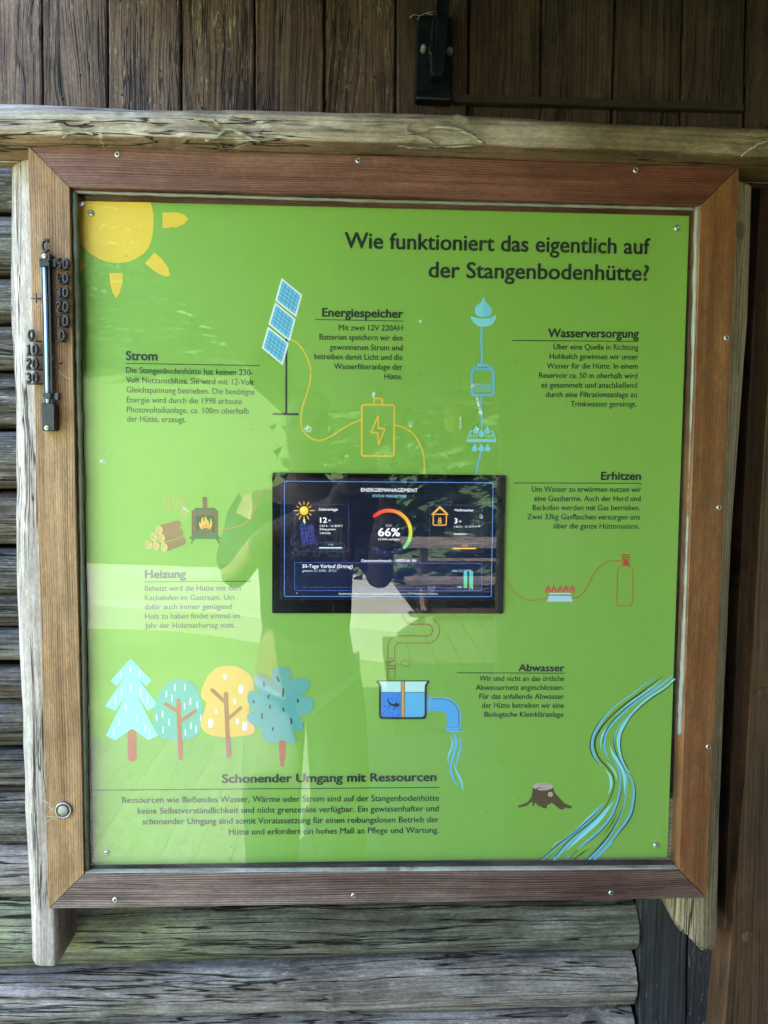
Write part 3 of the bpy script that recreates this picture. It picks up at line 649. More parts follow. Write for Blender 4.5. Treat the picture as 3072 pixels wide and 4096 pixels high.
class Art:
    PX = 2980.0
    def __init__(s, y, z=None, step=.00012): s.mb = MB(); s.y = y; s.z = z or (lambda a, b: (a, b)); s.k = 1/1; s.step = step; s.lay = 0
    def sc(s): a = s.z(0, 0); b = s.z(1, 0); return b[0]-a[0]
    def fill(s, pts, col, layer=0, smooth=False, n=6):
        if smooth: pts = cat(pts, True, n)
        w = [P(*s.z(p[0], p[1]), s.y-s.step*(layer+1)) for p in pts]
        tri = tessellate_polygon([[Vector((q.x, q.z, 0)) for q in w]])
        s.mb.add(w, [t if (Vector((w[t[1]].x-w[t[0]].x, w[t[1]].z-w[t[0]].z, 0)).cross(Vector((w[t[2]].x-w[t[0]].x, w[t[2]].z-w[t[0]].z, 0)))).z > 0 else t[::-1] for t in tri], col)
    def stroke(s, pts, w, col, layer=0, smooth=True, closed=False, cap=True, n=8):
        if smooth: pts = cat(pts, closed, n)
        pts = [Vector(p[:2]) for p in pts]; m = len(pts)
        if m < 2: return
        ws = w if isinstance(w, (list, tuple)) else [w]
        seg = []; 
        for i in range(m):
            a = pts[i-1] if (i > 0 or closed) else pts[i]; b = pts[(i+1) % m] if (i < m-1 or closed) else pts[i]
            t = (b-a); t = t.normalized() if t.length else Vector((1, 0)); nn = Vector((-t.y, t.x))
            mit = 1
            if 0 < i < m-1 or closed:
                t1 = (pts[i]-a).normalized(); mit = 1/max(.5, abs(nn.dot(Vector((-t1.y, t1.x)))))
            f = i/(m-1)*(len(ws)-1); j = min(int(f), len(ws)-2) if len(ws) > 1 else 0
            ww = ws[0] if len(ws) == 1 else ws[j]*(1-(f-j))+ws[j+1]*(f-j)
            seg.append((pts[i], nn*ww/2*mit))
        y = s.y-s.step*(layer+1)
        vs = []; 
        for p, o in seg: vs += [P(*s.z(*(p+o)), y), P(*s.z(*(p-o)), y)]
        fs = [(2*i, 2*i+1, 2*i+3, 2*i+2) for i in range(m-1)]
        if closed: fs.append((2*m-2, 2*m-1, 1, 0))
        s.mb.add(vs, fs, col)
        if cap and not closed:
            for (p, o), sg in ((seg[0], -1), (seg[-1], 1)):
                if o.length*s.sc() < 1.2: continue
                t = Vector((o.y, -o.x))*sg; ring = [p+o*math.cos(a)+t*math.sin(a) for a in [math.pi*k/6 for k in range(7)]]
                s.mb.add([P(*s.z(*q), y) for q in ring], [tuple(range(7))], col)
    def ell(s, cx, cy, rx, ry, col, layer=0, n=24, rot=0):
        s.fill([(cx+rx*math.cos(2*math.pi*k/n)*math.cos(rot)-ry*math.sin(2*math.pi*k/n)*math.sin(rot), cy+rx*math.cos(2*math.pi*k/n)*math.sin(rot)+ry*math.sin(2*math.pi*k/n)*math.cos(rot)) for k in range(n)], col, layer)
    def ring(s, cx, cy, rx, ry, w, col, layer=0, n=32, a0=0, a1=360):
        full = abs(a1-a0) >= 360; N = n if full else n+1
        s.stroke([(cx+rx*math.cos(R(a0+(a1-a0)*k/n)), cy+ry*math.sin(R(a0+(a1-a0)*k/n))) for k in range(N)], w, col, layer, False, full)
    def text(s, body, x0, y0, x1, y1, cap, col, layer=3, bold=0, off=None, yk=1.07, xq=.665):
        y = s.y-s.step*(layer+1); k = s.sc()
        L = P(*s.z(x0, y0), y); Rr = P(*s.z(x1, y1), y); ex = (Rr-L)
        b_ = bold if bold else .007; y_ = yk
        for q, (sx_, sy_) in enumerate([(-b_, -b_*.4), (b_, b_*.4)] + ([(-b_*.4, b_*.7), (b_*.4, -b_*.7)] if b_ > .014 else [])):
            vs, fs = glyphs(body, 0); mn = min(v[0] for v in vs); mx = max(v[0] for v in vs); wd = mx-mn+2*b_
            sz = cap*k/s.PX/CAPH*y_; e = ex/wd
            s.mb.add([L+e*(v[0]-mn+b_+sx_)+Vector((0, -.00003*q, (ymap(v[1], xq)+sy_)*sz)) for v in vs], fs, col)
    def build(s, name, mat, parent, label=None):
        ob = s.mb.build(name, mat, parent)
        me = ob.data
        if label: ob['label'] = label
        return ob

panel = thing('info_panel', 'green printed information panel about the hut\'s energy and water behind the glass', 'info panel', P(1500, 3440, YPAN))
gp = NT('green_print'); tc = gp.n('ShaderNodeTexCoord'); n1 = gp.noise(tc.outputs['Object'], 700, 2); n2 = gp.noise(tc.outputs['Object'], 3, 3)
gcol = gp.mix(gp.map(n1, .3, .7, 0, .07), GREEN, (.1, .3, .03)); gcol = gp.mix(gp.map(n2, .3, .7, 0, .08), gcol, tuple(q*1.1 for q in GREEN))
wv = gp.noise(tc.outputs['Object'], 9, 3)
M_green = gp.done(gcol, .42, gp.bump(wv, .0008), .35)
mb = MB(); pc = [P(375, 3459, YPAN), P(2669, 3428, YPAN), P(2757, 864, YPAN), P(313, 803, YPAN)]
mb.hexa(pc, [q+Vector((0, .003, 0)) for q in pc]); mb.build('panel_sheet', M_green, panel)
for u, v in [(197, 461), (1462, 493), (230, 1842), (1417, 1826)]:
    mb = MB(); c = P(u*S, v*S, YPAN-.0003); r = .0043
    mb.lathe(c, [(r, 0), (r*.97, .0009), (r*.8, .0018), (r*.5, .0024), (r*.36, .0025), (r*.3, .0010), (.0001, .0009)], 22); s_ = mb.build('screw', M_screw, panel)
    mb = MB(); mb.lathe(c+Vector((0, -.00105, 0)), [(r*.29, 0), (r*.29, .0003), (.0001, .0003)], 6); mb.build('screw_recess', M_recess, s_)
DK = ink(32, 42, 40); DKB = ink(38, 52, 44); YE = ink(250, 188, 66); BL = ink(135, 206, 238); B2 = ink(108, 178, 245); WHT = ink(232, 242, 250); OR = ink(236, 178, 96); BR = ink(176, 92, 66)
# texts -------------------------------------------------------------
def paras(name, z, head, rule, lines, cap, hcap, hb=.034):
    a = Art(YPAN, z)
    if head: a.text(*head[:5], hcap, DK, 3, hb, xq=.68); a.build('heading_text', M_ink, panel)
    a = Art(YPAN, z)
    if rule: a.stroke([rule[:2], rule[2:]], 3.2/a.sc() if True else 3, DK, 1, False, cap=False); a.build('heading_rule', M_ink, panel)
    for l in lines:
        a = Art(YPAN, z); a.text(*l, cap, DKB, 3, .011); a.build('text_line', M_ink, panel)
zB = zf(400, 1300, 1.8433); zC = zf(1000, 1050, 2.074); zD = zf(1700, 1150, 2.6017); zE = zf(1950, 1250, 1.4786); zS = zf(550, 1900, 2.765)
zG = zf(1900, 2100, 1.4155); zH = zf(1400, 2400, 2.602); zH1 = zf(1400, 2400, 1.659); zI = zf(350, 2550, 1.659); zJ = zf(2100, 2650, 2.5523); zA = zf(0, 800, 2.011)
zK = zf(0, 3000, 1.659); zM = zf(2000, 3000, 1.5476); zHz = zf(450, 2250, 2.552); zTi = zf(1300, 850, 1.185); zF = zf(1050, 1850, 1.58); ID = zf(0, 0, 1)
for l in [('Wie funktioniert das eigentlich auf', 92, 168, 1541, 197), ('der Stangenbodenhütte?', 490, 307, 1535, 323)]:
    a = Art(YPAN, zTi); a.text(*l, 68, DK, 3, .022, yk=1.04); a.build('title_line', M_ink, panel)
paras('strom', zB, ('Strom', 190, 258, 424, 261), (188, 283, 1181, 299), [
    ('Die Stangenbodenhütte hat keinen 230-', 191, 352, 1127, 372), ('Volt Netzanschluss. Sie wird mit 12-Volt', 192, 425, 1134, 443), ('Gleichspannung betrieben. Die benötigte', 195, 497, 1140, 514),
    ('Energie wird durch die 1998 erbaute', 197, 571, 1047, 584), ('Photovoltaikanlage, ca. 100m oberhalb', 198, 644, 1098, 655), ('der Hütte, erzeugt.', 199, 712, 634, 718)], 39, 58)
paras('speicher', zC, ('Energiespeicher', 597, 447, 1272, 459), (542, 473, 1272, 486), [
    ('Mit zwei 12V 220AH', 737, 562, 1268, 567), ('Batterien speichern wir den', 576, 640, 1267, 648), ('gewonnenen Strom und', 661, 724, 1266, 730),
    ('betreiben damit Licht und die', 534, 802, 1266, 810), ('Wasserfilteranlage der', 697, 884, 1266, 890), ('Hütte.', 1115, 968, 1263, 969)], 43, 62)
paras('wasser', zE, ('Wasserversorgung', 357, 145, 895, 149), (146, 165, 895, 171), [
    ('Über eine Quelle in Richtung', 390, 218, 892, 222), ('Hohkelch gewinnen wir unser', 366, 275, 891, 278), ('Wasser für die Hütte. In einem', 351, 331, 888, 333),
    ('Reservoir ca. 50 m oberhalb wird', 304, 387, 886, 390), ('es gesammelt und anschließend', 318, 444, 885, 446), ('durch eine Filtrationsanlage zu', 344, 500, 883, 501), ('Trinkwasser gereinigt.', 491, 556, 881, 557)], 30, 45)
paras('erhitzen', zE, ('Erhitzen', 670, 989, 908, 990), (158, 1008, 908, 1010), [
    ('Um Wasser zu erwärmen nutzen wir', 261, 1060, 908, 1062), ('eine Gastherme. Auch der Herd und', 276, 1115, 905, 1116), ('Backofen werden mit Gas betrieben.', 267, 1169, 903, 1170),
    ('Zwei 33kg Gasflaschen versorgen uns', 234, 1223, 902, 1225), ('über die ganze Hüttensaison.', 391, 1277, 900, 1279)], 30, 43)
paras('heizung', zHz, ('Heizung', 330, 158, 750, 156), (323, 198, 1413, 192), [
    ('Beheizt wird die Hütte mit dem', 330, 290, 1309, 285), ('Kachelofen im Gastraum. Um', 330, 385, 1243, 381), ('dafür auch immer genügend', 330, 478, 1217, 474),
    ('Holz zu haben findet einmal im', 330, 575, 1299, 568), ('Jahr der Holzmachertag statt.', 330, 669, 1250, 664)], 50, 74)
paras('abwasser', zH1, ('Abwasser', 1116, 472, 1424, 473), (709, 483, 1424, 486), [
    ('Wir sind nicht an das örtliche', 858, 537, 1422, 538), ('Abwassernetz angeschlossen.', 834, 597, 1420, 597), ('Für das anfallende Abwasser', 858, 656, 1420, 657),
    ('der Hütte betreiben wir eine', 875, 716, 1419, 716), ('Biologische Kleinkläranlage', 892, 776, 1417, 775)], 34, 44)
paras('schonend', ID, ('Schonender Umgang mit Ressourcen', 887, 3131, 1746, 3123.5), (366, 3161, 1758, 3149.5), [
    ('Ressourcen wie fließendes Wasser, Wärme oder Strom sind auf der Stangenbodenhütte', 488, 3212, 1756.5, 3203), ('keine Selbstverständlichkeit und nicht grenzenlos verfügbar. Ein gewissenhafter und', 551, 3255.6, 1755, 3245),
    ('schonender Umgang sind somit Voraussetzung für einen reibungslosen Betrieb der', 568.4, 3297.8, 1755, 3289), ('Hütte und erfordert ein hohes Maß an Pflege und Wartung.', 914.4, 3339, 1754.7, 3331)], 23.5, 32)
# sun -----------------------------------------------------------------
a = Art(YPAN, zA)
a.fill([(633, 10), (1212, 18)] + [tuple(q) for q in cat([(1212, 18), (1232, 100), (1236, 180), (1225, 290), (1190, 390), (1130, 450), (1050, 490), (950, 507), (840, 490), (740, 440), (680, 385), (637, 345)])][1:], YE, 0)
sun_p = a.build('sun_picture', M_ink, panel)
for pts in [[(1307, 100), (1420, 99), (1480, 115), (1517, 152), (1480, 195), (1420, 220), (1307, 228)], [(1241, 421), (1300, 470), (1350, 540), (1368, 600), (1358, 616), (1310, 610), (1240, 570), (1166, 510)],
            [(881, 587), (989, 587), (985, 660), (965, 740), (934, 790), (905, 740), (885, 670)], [(640, 474), (699, 526), (641, 576)]]:
    a = Art(YPAN, zA); a.fill(pts, YE, 0); a.build('sun_ray', M_ink, sun_p)
# solar panels, cable, battery ---------------------------------------
a = Art(YPAN, zC); a.stroke([(302, 630), (301, 1250)], 17, DK, 0, False, cap=False); a.stroke([(188, 1256), (404, 1259)], 18, DK, 1, False, cap=False)
a.stroke([(230, 345), (300, 400)], 5, ink(90, 130, 60), 0, False); a.stroke([(150, 765), (185, 800), (215, 802)], 4, ink(70, 105, 50), 0, False)
so = a.build('solar_mast_picture', M_ink, panel)
for q in [[(262, 127), (434, 270), (383, 454), (209, 315)], [(207, 329), (378, 471), (330, 654), (153, 512)], [(148, 531), (322, 671), (271, 852), (98, 709)]]:
    a = Art(YPAN, zC); a.fill(q, WHT, 2)
    qv = [Vector(p) for p in q]; c = sum(qv, Vector((0, 0)))/4
    def bi(u, v, k=.86):
        p = (qv[0]*(1-u)+qv[1]*u)*(1-v)+(qv[3]*(1-u)+qv[2]*u)*v; return c+(p-c)*k
    a.fill([bi(0, 0), bi(1, 0), bi(1, 1), bi(0, 1)], ink(112, 186, 236), 3)
    for k in range(1, 5): a.stroke([bi(k/5, 0), bi(k/5, 1)], 2.8, ink(30, 60, 70), 4, False, cap=False); a.stroke([bi(0, k/5), bi(1, k/5)], 2.8, ink(30, 60, 70), 5, False, cap=False)
    a.build('solar_module', M_ink, so)
a = Art(YPAN, zC); a.stroke([(338, 635), (400, 675), (460, 760), (497, 860), (503, 950), (480, 1060), (445, 1170), (425, 1270), (430, 1370), (480, 1440), (550, 1473), (610, 1470), (700, 1425), (800, 1360), (920, 1303)], 12, YE, 1)
a.stroke([(1210, 1348), (1290, 1375), (1360, 1430), (1415, 1520), (1443, 1620), (1447, 1755)], 13, YE, 1); a.build('yellow_cable_picture', M_ink, panel)
a = Art(YPAN, zC); a.stroke(rrect([(928, 1179), (1198, 1182), (1194, 1607), (927, 1605)], 26), 17, YE, 2, False, True); a.stroke(rrect([(1030, 1178), (1032, 1127), (1098, 1128), (1098, 1178)], 10)[4:-4], 15, YE, 3, False)

bp_ = [(1063, 1275), (1005, 1408), (1060, 1414), (1066, 1513), (1120, 1380), (1065, 1374)]
for k in range(6): a.stroke([bp_[k], bp_[(k+1) % 6]], 14, YE, 2+k*.3, False)
a.build('battery_picture', M_ink, panel)
# water chain ----------------------------------------------------------
def drop(a, cx, top, h, w_, col, lay=2):
    pts = [(cx, top), (cx+w_*.17, top+h*.28), (cx+w_*.45, top+h*.58), (cx+w_*.48, top+h*.78), (cx+w_*.3, top+h*.96), (cx, top+h), (cx-w_*.3, top+h*.96), (cx-w_*.48, top+h*.78), (cx-w_*.45, top+h*.58), (cx-w_*.17, top+h*.28)]
    c2 = cat(pts, True, 5); a.fill(c2[:], col, lay)
a = Art(YPAN, zD); a.fill([(610, 95), (628, 145), (682, 203), (694, 245), (680, 285), (645, 303), (607, 308), (565, 303), (530, 280), (519, 245), (533, 195), (590, 145)], BL, 1, True)
a.fill([(611, 97), (628, 145), (682, 203), (694, 245), (680, 285), (645, 303), (608, 307)], ink(120, 196, 232), 2)
a.build('water_drop_picture', M_ink, panel)
a = Art(YPAN, zD); a.fill([(478, 296), (545, 318), (610, 325), (680, 315), (741, 283), (738, 330), (703, 380), (655, 405), (605, 411), (550, 400), (500, 360), (478, 315)], BL, 1); a.build('water_bowl_picture', M_ink, panel)
for pts, w_ in (([(600, 405), (588, 470), (586, 560), (592, 680), (588, 797)], 21), ([(586, 1135), (583, 1240), (590, 1350), (592, 1460)], 18), ([(585, 1700), (560, 1800), (530, 1945)], 17)): a = Art(YPAN, zD); a.stroke(pts, w_, B2, 0, cap=False); a.build('water_line_picture', M_ink, panel)
a = Art(YPAN, zD); a.stroke(rrect([(490, 848), (714, 852), (710, 1124), (486, 1120)], 38), 23, B2, 1, False, True)
a.stroke([(546, 840), (546, 806), (660, 808), (660, 840)], 19, B2, 2, False, cap=False); a.ell(514, 832, 10, 14, B2, 3); a.ell(692, 832, 10, 14, B2, 3)
for y in (1008, 1032, 1055, 1078): a.stroke([(505+18.5*k, y-6 if k % 2 else y+7) for k in range(11)], 6, BL, 2, True)
a.build('water_tank_picture', M_ink, panel)
a = Art(YPAN, zD); a.stroke([(490, 1490), (478, 1492), (440, 1580)], 11, BL, 1, False); a.stroke([(686, 1490), (700, 1492), (735, 1580)], 11, BL, 1, False)
a.fill([(434, 1577), (741, 1577), (741, 1609), (434, 1609)], BL, 2)
for y in (1538, 1557):
    for x in (480, 509, 538, 639, 668, 697): a.stroke([(x-7, y), (x+7, y)], 7, ink(190, 235, 225), 1, False)
ft = a.build('water_filter_picture', M_ink, panel)
for cx, t in ((531, 1435), (588, 1468), (648, 1435), (518, 1620), (586, 1620), (653, 1620)):
    a = Art(YPAN, zD); drop(a, cx, t, 86, 62, BL, 3); a.build('drop_picture', M_ink, ft)
# gas -------------------------------------------------------------------
RD = ink(206, 62, 40); FL = ink(214, 58, 62)
a = Art(YPAN, zG); a.stroke([(163, 290), (200, 345), (240, 395), (290, 425), (340, 425), (412, 413)], 4.4, ink(190, 92, 48), 1); a.stroke([(548, 418), (590, 405), (630, 360), (665, 290), (710, 235), (760, 207), (832, 202)], 4.4, ink(190, 80, 48), 1); a.build('gas_hose_picture', M_ink, panel)
a = Art(YPAN, zG); a.fill([(421, 402), (543, 402), (556, 434), (406, 434)], ink(180, 208, 236), 2); a.fill([(437, 393), (530, 393), (527, 402), (437, 402)], ink(120, 150, 160), 2); a.fill([(420, 384), (544, 384), (541, 393), (423, 393)], ink(190, 214, 238), 3); st = a.build('gas_burner_picture', M_ink, panel)
for cx in (413, 447, 482, 515, 550):
    a = Art(YPAN, zG); drop(a, cx, 337, 51, 31, FL, 2); drop(a, cx+1, 360, 26, 12, GREEN, 3); a.build('flame_picture', M_ink, st)
a = Art(YPAN, zG); a.stroke([(808, 275), (815, 245), (835, 232), (865, 232), (885, 245), (894, 272), (891, 440), (870, 456), (826, 457), (805, 440)], 4, RD, 1, True, True)
for q in [[(832, 168), (876, 168), (876, 183), (832, 183)], [(840, 183), (868, 183), (868, 195), (840, 195)], [(834, 195), (872, 195), (872, 212), (834, 212)], [(840, 212), (872, 212), (872, 230), (838, 230)]]: a.stroke(q, 3.4, RD, 2, False, True)
for k in range(6): a.stroke([(837+k*7, 170), (837+k*7, 181)], 2.4, RD, 3, False)
a.fill([(842, 195), (862, 195), (868, 228), (840, 226)], RD, 3); a.build('gas_bottle_picture', M_ink, panel)
# heating -----------------------------------------------------------------
SA = ink(226, 150, 92)
a = Art(YPAN, zS); a.stroke([(893, 590), (1000, 587), (1100, 572), (1180, 540), (1250, 475), (1300, 370), (1340, 240), (1375, 175), (1420, 152), (1490, 162)], 9, SA, 0); a.build('heating_pipe_picture', M_ink, panel)
for x in (290, 338, 383, 428):
    a = Art(YPAN, zS); a.stroke([(x-4, 230), (x+18, 275), (x-2, 315), (x+20, 358), (x, 402)], 7, SA, 0); a.build('heat_wave_picture', M_ink, panel)
a = Art(YPAN, zS); a.stroke([(490, 385), (492, 285), (508, 268), (524, 285), (528, 385), (543, 415), (530, 443), (510, 450), (488, 440), (478, 412)], 7, SA, 0, True, True); a.stroke([(508, 300), (510, 400)], 7, SA, 0, False); a.ring(510, 416, 12, 12, 6, SA, 1, 12)
for k in range(8): a.stroke([(494, 300+k*11), (501, 300+k*11)], 3, SA, 1, False)
a.build('thermometer_picture', M_ink, panel)
MA = ink(112, 56, 52); TG = ink(36, 92, 78)
a = Art(YPAN, zS); a.fill([(718, 248), (724, 243), (762, 243), (769, 250), (772, 366), (723, 366)], MA, 1); a.fill([(628, 384), (635, 368), (655, 364), (850, 364), (862, 370), (868, 386)], ink(86, 54, 52), 2)
a.fill([(615, 385), (872, 385), (876, 391), (888, 392), (888, 397), (606, 397)], TG, 3); a.fill([(598, 396), (605, 393), (886, 394), (891, 400), (891, 670), (598, 670)], MA, 1)
a.fill([(600, 668), (894, 668), (896, 682), (918, 690), (918, 702), (874, 706), (620, 706), (572, 700), (572, 688), (598, 682)], TG, 3)
for q in ([(598, 706), (640, 706), (612, 722), (606, 756), (586, 756), (598, 742)], [(858, 706), (898, 706), (898, 742), (912, 752), (908, 757), (888, 752), (882, 720)]): a.fill(q, ink(78, 50, 46), 2)
arch = lambda x0, x1, y0, y1, r: [(x0, y1), (x0, y0+r)]+[(x0+r-r*math.cos(t), y0+r*.7-r*.7*math.sin(t)) for t in [R(15*k) for k in range(7)]]+[(x1-r+r*math.sin(t), y0+r*.7-r*.7*math.cos(t)) for t in [R(15*k) for k in range(7)]]+[(x1, y1)]
a.fill(arch(630, 866, 432, 649, 60), TG, 3); a.fill(arch(643, 855, 445, 636, 52), ink(36, 38, 34), 4); stv = a.build('stove_picture', M_ink, panel)
a = Art(YPAN, zS); a.fill([(705, 600), (680, 560), (682, 515), (702, 540), (705, 490), (728, 455), (728, 500), (745, 515), (740, 480), (758, 450), (768, 490), (792, 520), (790, 555), (806, 530), (802, 495), (814, 478), (826, 520), (826, 560), (806, 602)], ink(240, 170, 70), 5)
a.fill([(722, 598), (708, 570), (725, 545), (745, 560), (755, 520), (775, 560), (795, 560), (798, 598)], ink(232, 130, 64), 6); a.fill([(668, 628), (672, 604), (710, 600), (735, 585), (770, 588), (800, 604), (828, 610), (826, 629)], ink(100, 74, 48), 7); a.build('stove_fire_picture', M_ink, stv)
LG = ink(150, 94, 68); LE = ink(232, 184, 126); LL = ink(100, 68, 44)
wp = None
zz = [((240, 605), [(240, 557), (445, 499), (475, 515), (482, 560), (455, 600), (285, 650)]), ((180, 685), None), ((266, 700), [(270, 652), (480, 592), (505, 625), (500, 675), (300, 742)]), ((124, 770), None), ((206, 783), None), ((294, 800), [(296, 752), (505, 685), (532, 720), (528, 765), (330, 842)])]
for i, (c, body) in enumerate(zz):
    a = Art(YPAN, zS); b_ = i
    if body:
        a.fill(body, LG, b_)
        for k in range(3):
            y0 = c[1]-22+k*24; a.stroke([(c[0]+50, y0-8), (c[0]+90, y0-26), (c[0]+130, y0-24), (c[0]+185, y0-48)], 3, LL, b_+1)
    elif i != 3: pass
    a.ell(*c, 37, 48, LE, b_+2, rot=-.12)
    for r_ in (.72, .45, .2): a.ring(c[0], c[1], 37*r_, 48*r_, 3, LL, b_+3, 16, 20, 330)
    a.build('firewood_picture', M_ink, panel)
# four trees ----------------------------------------------------------------
def dashes(a, L, w_, h, col, lay, ang=0):
    for d in L: a.stroke([(d[0], d[1]-h/2), (d[0]+ang, d[1]+h/2)], w_, col, lay, False)
a = Art(YPAN, zI); a.stroke([(295, 600), (297, 795)], 60, BR, 0, False)
a.fill([(287, 140), (424, 285), (390, 321), (320, 256), (455, 432), (450, 455), (402, 486), (316, 366), (467, 650), (405, 680), (295, 604), (185, 682), (122, 651), (264, 366), (183, 487), (118, 454), (255, 256), (192, 323), (153, 286)], ink(142, 212, 236), 1)
dashes(a, [(286, 213), (220, 247), (345, 241), (288, 329), (225, 361), (350, 357), (188, 413), (398, 417), (255, 463), (211, 562), (330, 535), (383, 601), (174, 631), (413, 631)], 9, 42, WHT, 2); a.build('fir_picture', M_ink, panel)
a = Art(YPAN, zI); a.fill([(610, 275), (690, 300), (735, 360), (762, 450), (770, 540), (750, 620), (690, 668), (600, 683), (510, 672), (462, 635), (438, 560), (442, 470), (475, 375), (530, 300)], ink(98, 168, 160), 2, True)
dashes(a, [(580, 332), (645, 330), (524, 375), (560, 404), (683, 424), (644, 456), (729, 447), (498, 508), (459, 531), (541, 562), (751, 535), (687, 585), (501, 615), (721, 610), (650, 629)], 8, 36, WHT, 3)
a.stroke([(604, 420), (608, 560), (618, 798)], 29, BR, 4, False); a.stroke([(518, 441), (600, 492)], 23, BR, 5, False); a.stroke([(714, 488), (618, 556)], 22, BR, 6, False); a.build('teal_tree_picture', M_ink, panel)
a = Art(YPAN, zI); a.fill([(935, 186), (1020, 205), (1085, 260), (1104, 330), (1095, 400), (1072, 470), (1082, 530), (1110, 600), (1095, 640), (1000, 657), (900, 660), (810, 645), (762, 610), (752, 560), (775, 490), (788, 430), (757, 400), (755, 350), (790, 270), (850, 205)], ink(250, 176, 90), 3, True)
for x, y, w_, h in [(913, 260, 20, 16), (1019, 344, 30, 28), (978, 424, 18, 18), (854, 490, 15, 13), (817, 570, 32, 30), (995, 556, 19, 21), (1043, 588, 31, 31)]: a.stroke([(x, y-h/2), (x, y+h/2)], w_, WHT, 4, False)
a.stroke([(918, 375), (926, 560), (936, 785)], 29, ink(168, 92, 72), 5, False); a.stroke([(826, 348), (914, 430)], 24, ink(168, 92, 72), 6, False); a.stroke([(1016, 468), (932, 540)], 22, ink(168, 92, 72), 7, False); a.build('orange_tree_picture', M_ink, panel)
a = Art(YPAN, zI); a.stroke([(1293, 660), (1293, 760), (1292, 850)], [44, 46, 22], BR, 1, False)
a.fill([(1222, 260), (1230, 212), (1265, 197), (1320, 198), (1350, 225), (1345, 262), (1325, 285), (1400, 270), (1470, 282), (1475, 320), (1450, 360), (1408, 380), (1480, 400), (1500, 440), (1480, 490), (1440, 512), (1402, 517), (1430, 570), (1420, 615), (1380, 622), (1342, 610), (1382, 660), (1375, 700), (1330, 700), (1290, 682), (1240, 702), (1190, 690), (1158, 650), (1160, 602), (1110, 590), (1065, 550), (1062, 510), (1104, 482), (1070, 440), (1062, 390), (1080, 355), (1130, 355), (1112, 300), (1118, 255), (1170, 250), (1208, 278)], ink(94, 158, 156), 4, True)
for q in [[(1258, 265), (1270, 292)], [(1168, 296), (1172, 323)], [(1299, 342), (1298, 370), (1295, 390)], [(1202, 385), (1199, 400)], [(1103, 420), (1103, 431)], [(1210, 450), (1210, 468)], [(1396, 412), (1397, 428)], [(1299, 470), (1301, 488)], [(1158, 508), (1157, 536)], [(1349, 540), (1354, 555), (1353, 570)], [(1228, 600), (1229, 615)]]: a.stroke(q, 11, ink(30, 36, 38), 5, False)
a.build('flower_tree_picture', M_ink, panel)
# waste water ----------------------------------------------------------------
HO = ink(124, 60, 28)
a = Art(YPAN, zH); a.stroke([(540, 142), (555, 190), (600, 240), (650, 257), (800, 257), (840, 272), (857, 312), (840, 355), (800, 372), (520, 372), (450, 390), (405, 440), (393, 500), (391, 605)], 6.5, HO, 1)
a.stroke([(620, 142), (640, 165), (690, 180), (800, 180), (870, 200), (920, 258), (932, 315), (915, 380), (870, 430), (810, 447), (520, 449), (485, 462), (467, 500), (467, 605)], 6.5, HO, 1)
for k in range(14): a.stroke([(640+k*14, 255), (648+k*14, 238)], 2.5, HO, 2, False); a.stroke([(540+k*20, 374), (548+k*20, 390)], 2.5, HO, 2, False)
for k in range(9): a.stroke([(393, 470+k*15), (406, 470+k*15)], 2.5, HO, 2, False); a.stroke([(548+k*9, 168+k*10), (566+k*9, 160+k*10)], 2.5, HO, 2, False); th = R(-70+k*17); a.stroke([(806+50*math.cos(th), 315+56*math.sin(th)), (806+68*math.cos(th), 315+74*math.sin(th))], 2.5, HO, 2, False)
for q in [(383, 607, 472, 635), (378, 635, 478, 685), (383, 685, 473, 712), (388, 714, 468, 822)]: a.stroke([(q[0], q[1]), (q[2], q[1]), (q[2], q[3]), (q[0], q[3])], 4.5, HO, 3, False, True)
for k in range(7): a.stroke([(388+k*6, 640), (388+k*6, 680-k*4)], 2.5, HO, 4, False); a.stroke([(390, 726+k*13), (406-(k % 2)*4, 726+k*13)], 2.5, HO, 4, False)
a.build('drain_hose_picture', M_ink, panel)
a = Art(YPAN, zH); a.stroke([(524, 660), (560, 632), (595, 628), (620, 645), (618, 680), (595, 692), (560, 688)], 5, HO, 1, True, True); a.build('drop_outline_picture', M_ink, panel)
a = Art(YPAN, zH); a.fill([(292, 846), (808, 846), (780, 890), (774, 962), (324, 962), (318, 890)], ink(196, 226, 244), 0)
a.fill([(322, 962), (532, 962), (532, 1218), (350, 1218), (322, 1195)], ink(60, 132, 226), 1); a.fill([(568, 962), (776, 962), (776, 1195), (745, 1218), (568, 1218)], ink(98, 178, 238), 1)
a.stroke([(322, 961), (532, 961)], 5, DK, 2, False, cap=False); a.stroke([(568, 961), (776, 961)], 5, DK, 2, False, cap=False)
a.fill([(534, 845), (567, 845), (567, 1218), (534, 1218)], ink(236, 162, 92), 2); a.stroke([(532, 845), (532, 1218)], 5, DK, 3, False, cap=False); a.stroke([(568, 845), (568, 1218)], 5, DK, 3, False, cap=False)
rr_ = random.Random(4)
for k in range(46): a.ell(rr_.uniform(538, 563), 872+k*7.4, 2.1, 2.1, DK, 4, 6)
for k in range(34): x = rr_.uniform(336, 524); a.ell(x, rr_.uniform(1100, 1208), rr_.choice((3, 3, 5, 7)), rr_.choice((3, 5, 6)), ink(24, 52, 110), 3, 8)
for x, y in ((355, 996), (512, 984), (366, 1056), (342, 1100), (413, 1028), (435, 1028), (404, 1095), (500, 1014), (511, 1065), (450, 1050), (487, 1046)): a.ell(x, y, 5, 5, ink(24, 52, 110), 3, 8)
a.stroke([(387, 1012), (400, 1058), (430, 1088), (480, 1096)], [4, 20, 30], DK, 5, cap=False); a.fill([(470, 1060), (522, 1092), (472, 1118)], DK, 6)
